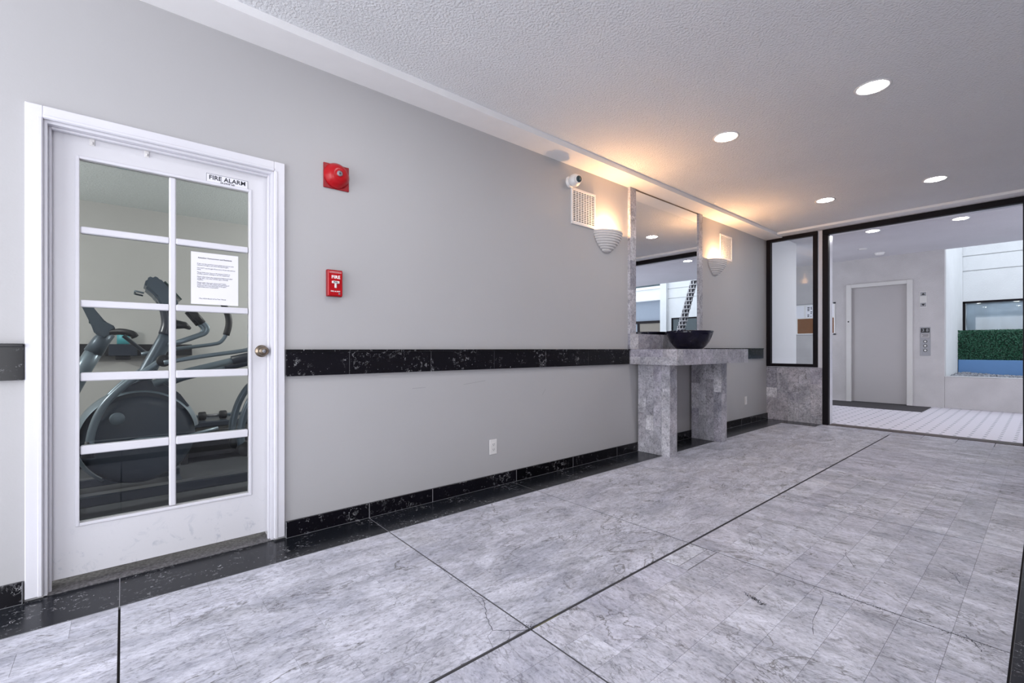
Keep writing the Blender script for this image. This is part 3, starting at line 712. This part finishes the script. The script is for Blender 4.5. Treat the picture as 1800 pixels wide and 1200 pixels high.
sk = thing('sprinkler_plate', 'small round white cover plate on the passage ceiling left of the detector', 'ceiling plate', (10.15, 2.17, PZ))
new('disc', lathe('disc', [(0, 0), (0.065, 0), (0.065, -0.006), (0.05, -0.014), (0, -0.015)], 24), 'plastic', sk)

# ================================================================== passage, elevator
box('passage_floor', EX+0.13, EX2+0.05, -6.0, 5.5, -0.06, 0.0, 'mosaic', kind='structure')
box('passage_ceiling', EX+0.13, EX2+0.05, -6.0, 5.5, PZ, PZ+0.15, 'passage_ceiling', kind='structure')
box('wall_passage_left', 7.67, 8.79, WY-0.005, WY+0.001, 0, PZ, 'passage_white', kind='structure')
box('wall_passage_far_left', 8.6, EX2, 5.4, 5.5, 0, PZ, 'stucco', kind='structure')
EY0, EY1, EZ = 1.735, 2.600, 2.300
boxes('wall_elevator', [(EX2, EX2+0.2, EY1+0.02, 5.5, 0, 6.0), (EX2, EX2+0.2, 1.217, EY0-0.02, 0, 6.0), (EX2, EX2+0.2, EY0-0.02, EY1+0.02, EZ+0.02, 6.0)], 'stucco', kind='structure')
box('wall_pier', EX2+0.2, CX, 1.217, 1.45, 0, 5.2, 'stucco_white', kind='structure')
el = boxes('door_3', [(EX2-0.03, EX2+0.05, EY1, EY1+0.085, 0, EZ+0.075), (EX2-0.03, EX2+0.05, EY0-0.085, EY0, 0, EZ+0.075), (EX2-0.03, EX2+0.05, EY0, EY1, EZ, EZ+0.075)], 'elevator_frame', bev=0.004, kind='structure')
Le = Vector(el.location)
box('door_panel', EX2+0.05-Le.x, EX2+0.08-Le.x, EY0-Le.y-0.01, EY1-Le.y+0.01, 0.008-Le.z, EZ-Le.z+0.01, 'elevator', el)
boxes('reveal', [(EX2+0.0-Le.x, EX2+0.055-Le.x, EY0-0.001-Le.y, EY0+0.004-Le.y, 0-Le.z, EZ-Le.z)], 'elevator_frame', el)
new('key_switch', lathe('ks', [(0, 0.006), (0.012, 0.006), (0.014, 0)], 16), 'dark', el, Vector((EX2-0.03, EY1+0.045, 1.62))-Le, (0, -math.pi/2, 0))
box('sill', EX2-0.03-Le.x, EX2+0.08-Le.x, EY0-Le.y, EY1-Le.y, -Le.z, 0.006-Le.z, 'dark', el)
boxes('baseboard_elevator', [(EX2-0.008, EX2, EY1+0.086, 4.0, 0, 0.03), (EX2-0.008, EX2, 1.217, EY0-0.086, 0, 0.02)], 'stucco', kind='structure')
mt = box('floor_mat', 10.25, 11.20, 1.38, 4.3, 0.0005, 0.009, 'mat', bev=0.003); tag(mt, 'long charcoal floor mat in front of the elevator door', 'mat')

cp = thing('elevator_call_panel', 'brushed steel elevator call panel with three buttons right of the elevator door', 'call panel', (EX2, 1.475, 1.205))
box('face_plate', -0.008, 0, -0.072, 0.072, -0.265, 0.265, 'steel', cp, 0.002)
box('display', -0.0105, -0.008, -0.060, 0.060, 0.165, 0.245, 'dark', cp)
text('display_digits', '3 8', 0.075, 'steel', cp, (-0.0112, 0, 0.205), XR, bold=0.001)
boxes('label_strip', [(-0.0095, -0.008, -0.055, 0.055, 0.075, 0.145)], 'elevator', cp)
boxes('label_lines', [(-0.0102, -0.0095, -0.045, 0.045, 0.125, 0.132), (-0.0102, -0.0095, -0.045, 0.03, 0.107, 0.114), (-0.0102, -0.0095, -0.040, 0.045, 0.089, 0.096)], 'ink', cp)
for z in (0.0, -0.080, -0.165):
    b_ = new('button', lathe('btn', [(0, 0.010), (0.015, 0.010), (0.018, 0.004), (0.018, 0.0)], 20), 'plastic', cp, (-0.008, 0.0, z), (0, -math.pi/2, 0))
    new('button_ring', lathe('ring', [(0.019, 0.0), (0.020, 0.005), (0.027, 0.004), (0.028, 0.0)], 20), 'dark', b_)
hl = thing('elevator_hall_lantern', 'pale plate with two grey direction lights above the elevator call panel', 'signal plate', (EX2, 1.503, 1.985))
box('plate', -0.006, 0, -0.052, 0.052, -0.155, 0.155, 'elevator_frame', hl, 0.002)
for z, s in ((0.10, 1), (-0.10, -1)):
    l_ = box('arrow_light', -0.010, -0.006, -0.040, 0.040, z-0.035, z+0.035, 'steel', hl, 0.001)
    bm = bmesh.new(); vs = [bm.verts.new((-0.003, y, s*zz)) for y, zz in ((-0.025, -0.018), (0.025, -0.018), (0, 0.022))]; bm.faces.new(vs)
    new('arrow', fin(bm, 'arrow'), 'dark', l_)

nb = thing('notice_board', 'white framed notice board with papers and a brown cork strip, left of the elevator', 'notice board', (EX2, 3.32, 1.70))
box('board', -0.018, 0, -0.44, 0.50, -0.33, 0.33, 'plastic', nb, 0.002)
box('cork_panel', -0.022, -0.018, -0.12, 0.25, -0.30, 0.02, 'cork', nb)
box('cork_panel', -0.022, -0.018, -0.42, -0.28, -0.30, 0.02, 'cork', nb)
boxes('frame', [(-0.024, -0.016, -0.44, 0.50, 0.32, 0.335), (-0.024, -0.016, -0.44, 0.50, -0.335, -0.322)], 'steel', nb)
for (y, z) in ((-0.435, 0.325), (-0.435, -0.325), (0.49, 0.325), (0.49, -0.325)):
    box('corner_clip', -0.03, -0.014, y-0.02, y+0.02, z-0.014, z+0.014, 'ink', nb, 0.002)
bl = []
for r in range(7):
    for c in range(5):
        if random.random() < 0.75: bl.append((-0.0245, -0.0235, 0.06-c*0.06-random.uniform(0.015, 0.045), 0.06-c*0.06, 0.25-r*0.032, 0.25-r*0.032+0.018))
for i, (y0, y1, z0, z1, mt_) in enumerate(((-0.24, 0.09, 0.04, 0.30, 'paper'), (0.12, 0.40, 0.04, 0.30, 'paper'), (-0.27, -0.14, -0.31, 0.10, 'sheet'), (-0.42, -0.27, 0.05, 0.30, 'paper'))):
    p_ = thing('posted_paper', ['white paper with black marks at the middle top of the notice board', 'blank white paper at the left top of the notice board', 'pale blue paper strip between the cork panels of the notice board', 'white paper at the right top of the notice board'][i], 'paper', (EX2-0.0222, 3.32, 1.70), 'papers on the notice board')
    box('sheet', -0.0012, 0, y0, y1, z0, z1, mt_, p_)
    if i == 0: boxes('printed_marks', [(a+0.022, c_+0.0225, d, e_, f_, g_) for a, c_, d, e_, f_, g_ in bl], 'ink', p_)

# ================================================================== courtyard
lw = box('wall_planter', EX2+0.004, EX2+0.14, -6.0, 1.2165, 0, 0.572, 'stucco', bev=0.004, kind='structure')
box('gravel_bed', EX2+0.14, CX+0.1, -6.0, 1.217, 0.0, 0.50, 'slate', kind='structure')
box('trim_9', EX2-0.01, EX2+0.15, -6.0, 1.2165, 0.572, 0.580, 'stucco_white', kind='structure')
# gravel: many small stones
bm = bmesh.new()
base = [Vector(v) for v in ((1, 0, 0), (-1, 0, 0), (0, 1, 0), (0, -1, 0), (0, 0, 1), (0, 0, -1))]
fcs = [(0, 2, 4), (2, 1, 4), (1, 3, 4), (3, 0, 4), (2, 0, 5), (1, 2, 5), (3, 1, 5), (0, 3, 5)]
for k in range(9000):
    x = random.uniform(EX2+0.15, CX-0.02); y = random.uniform(-1.6, 1.19)
    h = 0.525+0.055*math.exp(-((y-1.1)/0.3)**2)*((x-EX2)/2.7)+random.uniform(0, 0.03)
    if 13.10 < x < 13.70 and y < 1.22: continue
    s = random.uniform(0.018, 0.036); R_ = Matrix.Rotation(random.uniform(0, 6.3), 3, 'Z')@Matrix.Rotation(random.uniform(0, 1), 3, 'X')
    vs = [bm.verts.new(R_@Vector((b_.x*s, b_.y*s*0.8, b_.z*s*0.55))+Vector((x, y, h))) for b_ in base]
    for f in fcs: bm.faces.new([vs[i] for i in f])
bmesh.ops.recalc_face_normals(bm, faces=bm.faces)
gr = new('gravel', fin(bm, 'gravel'), 'stone'); gr['kind'] = 'stuff'; tag(gr, 'grey gravel covering the raised courtyard bed', 'gravel')

# courtyard wall of stucco panels, recessed joints at 2.76 and 3.08
WB = 'wall_courtyard'
w1 = (-2.62, -1.25); w2 = (-0.35, 1.216)
cw = boxes(WB, [(CX+0.03, CX+0.25, -2.74, 1.5, 0, 1.0), (CX+0.03, CX+0.25, -2.74, w1[0], 1.0, 2.10), (CX+0.03, CX+0.25, w1[1], w2[0], 1.0, 2.10), (CX+0.03, CX+0.25, -2.74, 1.5, 2.10, 5.2)], 'stucco_white', kind='structure')
cwl = Vector(cw.location)
for (z0, z1) in ((2.10, 2.750), (2.768, 3.075), (3.093, 4.2), (4.218, 5.2)):
    box('panel', CX-cwl.x, CX+0.03-cwl.x, -2.74-cwl.y, 1.217-cwl.y, z0-cwl.z, z1-cwl.z, 'stucco_white', cw, 0.004)
for (y0, y1, z0, z1) in ((-2.74, w1[0], 0.5, 2.10), (w1[1], w2[0], 0.5, 2.10), (w1[0], w1[1], 0.5, 1.0), (w2[0], w2[1], 0.5, 0.85)):
    box('panel', CX-cwl.x, CX+0.03-cwl.x, y0-cwl.y, y1-cwl.y, z0-cwl.z, z1-cwl.z, 'stucco_white', cw, 0.002)
def cwin(name, y0, y1, z0, z1, mats, n):
    wf = boxes(name, [(CX+0.005, CX+0.06, y0, y1, z1-0.04, z1), (CX+0.005, CX+0.06, y0, y1, z0, z0+0.04), (CX+0.005, CX+0.06, y0, y0+0.04, z0, z1), (CX+0.005, CX+0.06, y1-0.04, y1, z0, z1)], 'black', kind='structure')
    l = Vector(wf.location)
    for i in range(n):
        a = y0+0.04+(y1-y0-0.08)*i/n; c = y0+0.04+(y1-y0-0.08)*(i+1)/n
        box('pane', CX+0.03-l.x, CX+0.036-l.x, a-l.y, c-l.y, z0+0.04-l.z, z1-0.04-l.z, mats, wf)
        if i: box('mullion', CX+0.01-l.x, CX+0.05-l.x, a-0.015-l.y, a+0.015-l.y, z0+0.04-l.z, z1-0.04-l.z, 'black', wf)
    return wf
cwin('window_2', w1[0], w1[1], 1.0, 2.10, 'dark_glass', 3)
cwin('window_3', w2[0], w2[1], 1.0, 2.10, 'glass2', 1)
# blue plastic sheeting hung inside window_3
bm = bmesh.new(); ny, nz = 80, 16; g = []
for i in range(ny+1):
    row = []
    y = w2[0]+0.05+(w2[1]-w2[0]-0.1)*i/ny
    for j in range(nz+1):
        z = 1.03+1.03*j/nz
        x = CX+0.062+0.010*math.sin(y*23+math.sin(z*3)*1.3)+0.008*math.sin((y*0.7+z)*17)*(1 if y > 0.8 else 0.3)
        row.append(bm.verts.new((x, y, z)))
    g.append(row)
for i in range(ny):
    for j in range(nz): bm.faces.new((g[i][j], g[i][j+1], g[i+1][j+1], g[i+1][j]))
bmesh.ops.recalc_face_normals(bm, faces=bm.faces)
ps_ = new('plastic_sheet', fin(bm, 'sheet', True), 'sheet'); tag(ps_, 'crumpled pale blue plastic sheet hung behind the courtyard window', 'plastic sheet')
sol = ps_.modifiers.new('thick', 'SOLIDIFY'); sol.thickness = 0.002
box('wall_behind_sheet', CX+0.25, CX+0.3, -2.7, 1.5, 0.5, 2.3, 'stucco_white', kind='structure')

# hedge in a long planter box
pb = thing('hedge_planter', 'long blue grey planter box with a clipped green hedge on the gravel bed', 'planter', (13.40, 0.10, 0.50))
boxes('planter_box', [(-0.25, 0.25, -1.6, 1.11, 0.0, 0.345)], 'planter', pb, 0.01)
box('hedge_core', -0.19, 0.19, -1.55, 1.09, 0.340, 0.90, 'leafdark', pb)
bm = bmesh.new()
for k in range(16000):
    y = random.uniform(-1.58, 1.112)
    side = random.random()
    if side < 0.7: x = -0.20-random.uniform(0, 0.04); z = random.uniform(0.345, 0.945)
    else: x = random.uniform(-0.22, 0.22); z = 0.905+random.uniform(0, 0.045)
    s = random.uniform(0.011, 0.020)
    R_ = Matrix.Rotation(random.uniform(0, 6.3), 3, 'X')@Matrix.Rotation(random.uniform(-0.9, 0.9), 3, 'Z')@Matrix.Rotation(random.uniform(-0.9, 0.9), 3, 'Y')
    vs = [bm.verts.new(R_@Vector(q)*s+Vector((x, y, z))) for q in ((0, -0.5, 0), (0.1, 0, -0.9), (0, 0.5, 0), (-0.1, 0, 0.9))]
    bm.faces.new((vs[0], vs[1], vs[2], vs[3]))
lv = new('hedge_leaves', fin(bm, 'leaves'), 'leaf', pb); lv['kind'] = 'stuff'

# palm in the courtyard, seen in the mirror
pm = thing('palm_tree', 'leaning palm trunk with black and white ring pattern, seen in the mirror', 'palm', (12.5, -1.77, 0.50))
def pc(z): return Vector((0, 0.296*(z), z))
new('trunk', tubemesh('trunk', [pc(z*0.25) for z in range(0, 24)], 0.10, 14, r_end=0.075), 'trunk', pm)
bm = bmesh.new(); z = 0.0; k = 0
while z < 3.6:
    for s in range(7):
        a = 2*math.pi*(s+0.5*(k % 2))/7; rr = 0.105-0.025*z/5
        c = pc(z)+Vector((math.cos(a)*rr, math.sin(a)*rr, 0))
        r = bmesh.ops.create_cube(bm, size=1.0); vs = r['verts']
        bmesh.ops.scale(bm, vec=(0.012, 0.078, 0.024), verts=vs)
        bmesh.ops.rotate(bm, cent=(0, 0, 0), matrix=Matrix.Rotation(a, 3, 'Z'), verts=vs)
        bmesh.ops.translate(bm, vec=c, verts=vs)
        r = bmesh.ops.create_cube(bm, size=1.0); vs = r['verts']
        bmesh.ops.scale(bm, vec=(0.010, 0.020, 0.10), verts=vs)
        a2 = a+math.pi/7
        bmesh.ops.translate(bm, vec=pc(z+0.04)+Vector((math.cos(a2)*rr, math.sin(a2)*rr, 0)), verts=vs)
    z += 0.115; k += 1
rg = new('bark_rings', fin(bm, 'rings'), 'trunk_ring', pm); rg['kind'] = 'stuff'
for k in range(11):
    a = 2*math.pi*k/11; bm = bmesh.new(); prev = None
    for j in range(9):
        f = j/8; rad = 1.3*f; zz = 5.75+0.55*math.sin(f*2.2)-0.45*f*f
        c = Vector((math.cos(a)*rad, math.sin(a)*rad+0.296*5.75, zz)); n_ = Vector((-math.sin(a), math.cos(a), 0))*(0.02+0.2*math.sin(math.pi*min(1, f*0.9+0.08)))
        cur = (bm.verts.new(c+n_-Vector((0, 0, 0.08*f))), bm.verts.new(c), bm.verts.new(c-n_-Vector((0, 0, 0.08*f))))
        if prev:
            bm.faces.new((prev[0], prev[1], cur[1], cur[0])); bm.faces.new((prev[1], prev[2], cur[2], cur[1]))
        prev = cur
    new('frond', fin(bm, 'frond'), 'leaf', pm)

# white column and the house across the court, seen in the mirror
boxes('wall_column', [(CX-0.12, CX+0.25, -2.97, -2.74, 0, 5.2)], 'stucco_white', kind='structure')
hb = thing('neighbour_house', 'house with a white balcony band and dark windows, seen in the mirror', 'building', (16.0, -4.6, 0))
box('upper_wall', 1.2, 1.4, -3.0, 2.2, 0.0, 6.5, 'stucco_white', hb)
box('balcony_band', -0.2, 1.2, -3.0, 1.75, 2.97, 3.40, 'stucco_white', hb, 0.01)
box('band_cap', -0.28, 1.2, -3.0, 1.75, 3.40, 3.50, 'stucco_white', hb, 0.01)
box('lower_wall', 0.0, 0.15, -3.0, 1.75, 0.0, 2.97, 'grey_ext', hb)
lwf = boxes('lower_window', [(-0.05, 0.02, -2.4, 0.9, 2.08, 2.18), (-0.05, 0.02, -0.68, -0.58, 0.3, 2.08), (-0.05, 0.02, 0.8, 0.9, 0.3, 2.08), (-0.05, 0.02, -2.4, 0.9, 0.3, 1.45)], 'black', hb)
box('window_room', -0.03, 0.0, -0.58, 1.74, 1.45, 2.08, 'tan_room', hb)
ub = boxes('balcony_window', [(1.12, 1.2, -1.6, 1.5, 3.5, 5.2)], 'dark_glass', hb)

# ================================================================== exercise room behind the glazed door
GX0, GX1, GY1, GZ = -2.6, 3.4, 5.60, 2.40
box('exercise_room_floor', GX0, GX1, WY+0.14, GY1, -0.06, 0.0, 'gym_floor', kind='structure')
box('exercise_room_ceiling', GX0, GX1, WY+0.14, GY1, GZ, GZ+0.1, 'gym_ceiling', kind='structure')
box('wall_exercise_back', GX0, GX1, GY1, GY1+0.1, 0, GZ, 'gym_wall', kind='structure')
box('wall_exercise_left', GX0-0.1, GX0, WY+0.14, GY1, 0, GZ, 'gym_wall', kind='structure')
box('wall_exercise_right', GX1, GX1+0.1, WY+0.14, GY1, 0, GZ, 'gym_wall', kind='structure')
box('baseboard_exercise', GX0, GX1, GY1-0.015, GY1, 0, 0.10, 'rubber', kind='structure')

# elliptical trainer (plane y = 4.0, user stands at +x)
et = thing('elliptical_trainer', 'grey elliptical trainer with a round flywheel housing, in the middle of the door glass', 'exercise machine', (0.09, 4.0, 0))
EL = Vector(et.location)
def T(name, pts, r, mat, parent=None, sub=0, r_end=None, seg=12):
    off = EL if parent is None else EL+Vector(parent.location)
    return new(name, tubemesh(name, [Vector(p)-off for p in pts], r, seg, r_end=r_end, subdiv=sub), mat, et if parent is None else parent)
hs = new('flywheel_housing', lathe('housing', [(0, 0.105), (0.20, 0.10), (0.265, 0.085), (0.305, 0.045), (0.312, 0.0), (0.305, -0.045), (0.265, -0.085), (0.20, -0.10), (0, -0.105)], 48), 'housing', et, Vector((0.085, 4.0, 0.478))-EL, (math.pi/2, 0, 0))
new('housing_rim', lathe('rim', [(0.303, 0.095), (0.325, 0.060), (0.335, 0.0), (0.325, -0.060), (0.303, -0.095)], 48, math.pi*1.25, math.pi*0.05), 'machine_light', hs)
new('hub_cap', lathe('cap', [(0, 0.118), (0.030, 0.116), (0.040, 0.106)], 20), 'machine_light', hs, (-0.115, 0.14, 0))
# dark cowl where mast meets housing
bm = bmesh.new()
pr = [(-0.14, 0.70), (0.0, 0.82), (0.10, 0.86), (0.18, 0.85), (0.30, 0.76), (0.36, 0.66), (0.10, 0.60)]
f1 = [bm.verts.new((x-EL.x, -0.075, z)) for x, z in pr]; f2 = [bm.verts.new((x-EL.x, 0.075, z)) for x, z in pr]
bm.faces.new(f1); bm.faces.new(f2[::-1])
for i in range(len(pr)): bm.faces.new((f1[i], f1[(i+1) % len(pr)], f2[(i+1) % len(pr)], f2[i]))
bmesh.ops.recalc_face_normals(bm, faces=bm.faces); bmesh.ops.bevel(bm, geom=bm.edges[:], offset=0.008, segments=2, affect='EDGES')
new('cowl', fin(bm, 'cowl'), 'machine_dark', et)
T('mast', [(0.04, 4.0, 0.74), (0.12, 4.0, 0.90), (0.215, 4.0, 1.12), (0.235, 4.0, 1.18)], 0.052, 'machine', r_end=0.042)
T('mast_neck', [(0.23, 4.0, 1.165), (0.245, 4.0, 1.24), (0.235, 4.0, 1.33), (0.205, 4.0, 1.42)], 0.047, 'machine_dark', sub=3, r_end=0.04)
# console head
bm = bmesh.new()
pr = [(0.105, 1.48), (0.115, 1.535), (0.150, 1.560), (0.190, 1.545), (0.262, 1.45), (0.295, 1.37), (0.270, 1.33), (0.205, 1.34), (0.165, 1.42)]
f1 = [bm.verts.new((x-EL.x, -0.13, z)) for x, z in pr]; f2 = [bm.verts.new((x-EL.x, 0.13, z)) for x, z in pr]
bm.faces.new(f1); bm.faces.new(f2[::-1])
for i in range(len(pr)): bm.faces.new((f1[i], f1[(i+1) % len(pr)], f2[(i+1) % len(pr)], f2[i]))
bmesh.ops.recalc_face_normals(bm, faces=bm.faces); bmesh.ops.bevel(bm, geom=bm.edges[:], offset=0.014, segments=2, affect='EDGES')
cs = new('console', fin(bm, 'console', False), 'machine', et)
boxes('display', [(-0.004, 0.004, -0.10, 0.10, -0.075, 0.075)], 'screen', cs).location = Vector((0.262-EL.x, 0, 1.47)); cs.children[0].rotation_euler = (0, math.radians(-38), 0)
T('bottle_shelf', [(0.105, 3.9, 1.44), (0.06, 3.9, 1.45), (0.06, 4.1, 1.45), (0.105, 4.1, 1.44)], 0.006, 'machine_light')
T('cup_rest', [(0.26, 3.93, 1.24), (0.33, 3.93, 1.235), (0.36, 3.96, 1.215)], 0.035, 'rubber', r_end=0.012)
# static handlebars with grips
for s in (-1, 1):
    dy = 0.10*s
    hb_ = T('handlebar', [(0.245, 4.0+dy*0.4, 1.10), (0.30, 4.0+dy, 1.118), (0.40, 4.0+dy, 1.16), (0.447, 4.0+dy, 1.185), (0.455, 4.0+dy, 1.225), (0.42, 4.0+dy, 1.265)], 0.017, 'machine_light', sub=4)
    T('grip', [(0.43, 4.0+dy, 1.25), (0.36, 4.0+dy, 1.345)], 0.023, 'rubber', hb_)
    ay = 4.0+0.30*s
    zo = 0.0 if s > 0 else -0.05; xo = 0.0 if s > 0 else 0.10
    arm = T('swing_arm', [(0.10+xo, ay, 1.03+zo), (0.30+xo, ay, 1.068+zo), (0.54+xo, ay, 1.105+zo), (0.60+xo, ay, 1.13+zo), (0.635+xo, ay, 1.19+zo)], 0.014, 'machine_light', sub=4)
    T('grip', [(0.632+xo, ay, 1.18+zo), (0.650+xo, ay, 1.26+zo), (0.645+xo, ay, 1.34+zo), (0.60+xo, ay, 1.47+zo)], 0.024, 'rubber', arm, sub=3)
    py = 4.0+0.165*s
    lk = T('curved_link', [(-0.160, py, 0.42), (-0.150, py, 0.55), (-0.10, py, 0.70), (0.0, py, 0.83), (0.12, py, 0.93), (0.205, py, 1.0)], 0.021, 'machine_light', sub=4)
    new('pivot_cap', lathe('pivot', [(0, 0.04), (0.034, 0.038), (0.040, 0.028), (0.040, -0.028), (0.034, -0.038), (0, -0.04)], 20), 'rubber', lk, Vector((0.205, py, 0.99))-EL-Vector(lk.location), (math.pi/2, 0, 0))
    T('link_boot', [(-0.165, py, 0.40), (-0.160, py, 0.50)], 0.034, 'rubber', lk, r_end=0.020)
    rl = T('pedal_rail', [(0.15, py, 0.81-0.03*s), (0.34, py, 0.885-0.03*s), (0.76, py, 0.995-0.03*s)], 0.023, 'machine_light' if s < 0 else 'machine')
    T('rail_cover', [(0.60, py, 0.955-0.03*s), (1.12, py, 1.085-0.03*s)], 0.032, 'machine_dark', rl)
    T('rear_link', [(0.90, py, 0.86), (0.78, py, 0.78), (0.70, py, 0.65), (0.655, py, 0.48), (0.66, py, 0.36)], 0.026, 'machine', sub=4)
    new('rear_wheel', lathe('wheel', [(0, 0.03), (0.045, 0.03), (0.055, 0.02), (0.055, -0.02), (0.045, -0.03), (0, -0.03)], 24), 'rubber', et, Vector((0.685, py, 0.335))-EL, (math.pi/2, 0, 0))
boxes('floor_frame', [(-0.35-EL.x, 1.5-EL.x, -0.05, 0.05, 0.06, 0.13), (-0.33-EL.x, -0.24-EL.x, -0.3, 0.3, 0.0, 0.07), (1.3-EL.x, 1.4-EL.x, -0.3, 0.3, 0.0, 0.07)], 'machine_dark', et, 0.008)
T('housing_bar', [(-0.10, 3.86, 0.44), (0.08, 3.86, 0.475), (0.34, 3.86, 0.465), (0.52, 3.88, 0.50)], 0.013, 'machine_light')
T('rear_upright', [(1.05, 4.0, 0.10), (0.95, 4.0, 0.5), (0.92, 4.0, 0.86)], 0.04, 'machine')

# upright bike further back, at the left
bk = thing('exercise_bike', 'upright exercise bike seen behind the elliptical, at the left of the door glass', 'exercise machine', (-0.33, 4.6, 0))
EL = Vector(bk.location); et = bk
T('mast', [(-0.40, 4.6, 0.45), (-0.30, 4.6, 0.74), (-0.22, 4.6, 0.93), (-0.15, 4.6, 1.08)], 0.052, 'machine_light')
T('mast_collar', [(-0.17, 4.6, 1.04), (-0.125, 4.6, 1.13), (-0.085, 4.6, 1.19)], 0.058, 'machine', r_end=0.045)
T('mast_stripe', [(-0.345, 4.55, 0.55), (-0.18, 4.55, 0.92)], 0.014, 'rubber')
bm = bmesh.new()
pr = [(-0.235, 1.395), (-0.185, 1.40), (-0.10, 1.27), (-0.045, 1.235), (-0.05, 1.20), (-0.10, 1.15), (-0.16, 1.18), (-0.175, 1.235)]
f1 = [bm.verts.new((x-EL.x, -0.12, z)) for x, z in pr]; f2 = [bm.verts.new((x-EL.x, 0.12, z)) for x, z in pr]
bm.faces.new(f1); bm.faces.new(f2[::-1])
for i in range(len(pr)): bm.faces.new((f1[i], f1[(i+1) % len(pr)], f2[(i+1) % len(pr)], f2[i]))
bmesh.ops.recalc_face_normals(bm, faces=bm.faces); bmesh.ops.bevel(bm, geom=bm.edges[:], offset=0.008, segments=2, affect='EDGES')
new('console', fin(bm, 'console'), 'machine', bk)
boxes('display', [(-0.012, 0.012, -0.10, 0.10, -0.075, 0.075)], 'screen', bk).location = Vector((-0.178-EL.x, 0, 1.33)); bk.children[-1].rotation_euler = (0, math.radians(-32), 0)
for s in (-1, 1):
    T('handlebar', [(-0.10, 4.6+0.06*s, 1.185), (-0.02, 4.6+0.16*s, 1.20), (0.05, 4.6+0.20*s, 1.185), (0.07, 4.6+0.20*s, 1.16)], 0.020, 'rubber', sub=3)
T('lower_bar', [(0.0, 4.6, 1.17), (0.07, 4.6, 1.10), (0.12, 4.6, 1.05), (0.20, 4.6, 0.98)], 0.014, 'machine_dark')
new('flywheel_housing', lathe('housing', [(0, 0.07), (0.20, 0.065), (0.25, 0.03), (0.25, -0.03), (0.20, -0.065), (0, -0.07)], 36), 'machine_dark', bk, Vector((-0.45, 4.6, 0.38))-EL, (math.pi/2, 0, 0))
boxes('floor_frame', [(-0.75-EL.x, 0.35-EL.x, -0.04, 0.04, 0.05, 0.11), (-0.75-EL.x, -0.68-EL.x, -0.25, 0.25, 0, 0.06), (0.28-EL.x, 0.35-EL.x, -0.25, 0.25, 0, 0.06)], 'machine_dark', bk, 0.006)
# black rack on the back wall, canister on it
rk = thing('wall_rack', 'black wall mounted bar behind the exercise bike', 'rack', (0.0, GY1, 1.06))
box('bar', -0.34, 0.52, -0.10, 0, -0.055, 0.052, 'rubber', rk, 0.004)
box('bracket', -0.10, 0.10, -0.14, -0.10, -0.055, 0.052, 'machine_dark', rk, 0.004)
box('lower_bracket', -0.055, 0.05, -0.12, -0.02, -0.09, -0.055, 'rubber', rk, 0.003)
cb = thing('canister', 'small blue and white canister standing on the black wall rack', 'canister', (0.0, GY1-0.065, 1.1125))
new('can_body', lathe('can', [(0, 0), (0.045, 0), (0.045, 0.115), (0, 0.115)], 24), 'cyan', cb)
new('can_lid', lathe('lid', [(0.0, 0.115), (0.047, 0.115), (0.047, 0.135), (0, 0.14)], 24), 'plastic', cb)
# low black bench along the back wall
bn = thing('low_bench', 'low black bench with equipment along the back wall of the exercise room', 'bench', (0.95, 5.35, 0))
box('bench_top', -0.62, 0.9, -0.22, 0.20, 0.33, 0.385, 'machine_dark', bn, 0.01)
box('back_rail', -0.62, 0.9, 0.14, 0.20, 0.385, 0.405, 'machine', bn, 0.004)
for x in (-0.55, 0.8):
    box('leg', x, x+0.06, -0.18, 0.16, 0.0, 0.33, 'rubber', bn, 0.004)
box('shelf', -0.58, 0.86, -0.15, 0.18, 0.05, 0.20, 'rubber', bn, 0.004)
db = thing('dumbbell', 'black dumbbell lying on the low bench in the exercise room', 'dumbbell', (0.66, 5.25, 0.386))
new('bar', tubemesh('bar', [(-0.10, 0, 0.04), (0.10, 0, 0.04)], 0.014, 10), 'steel', db)
for s in (-1, 1):
    new('weight', lathe('w', [(0, -0.03), (0.034, -0.03), (0.040, -0.022), (0.040, 0.022), (0.034, 0.03), (0, 0.03)], 16), 'rubber', db, (0.085*s, 0, 0.04), (0, math.pi/2, 0))
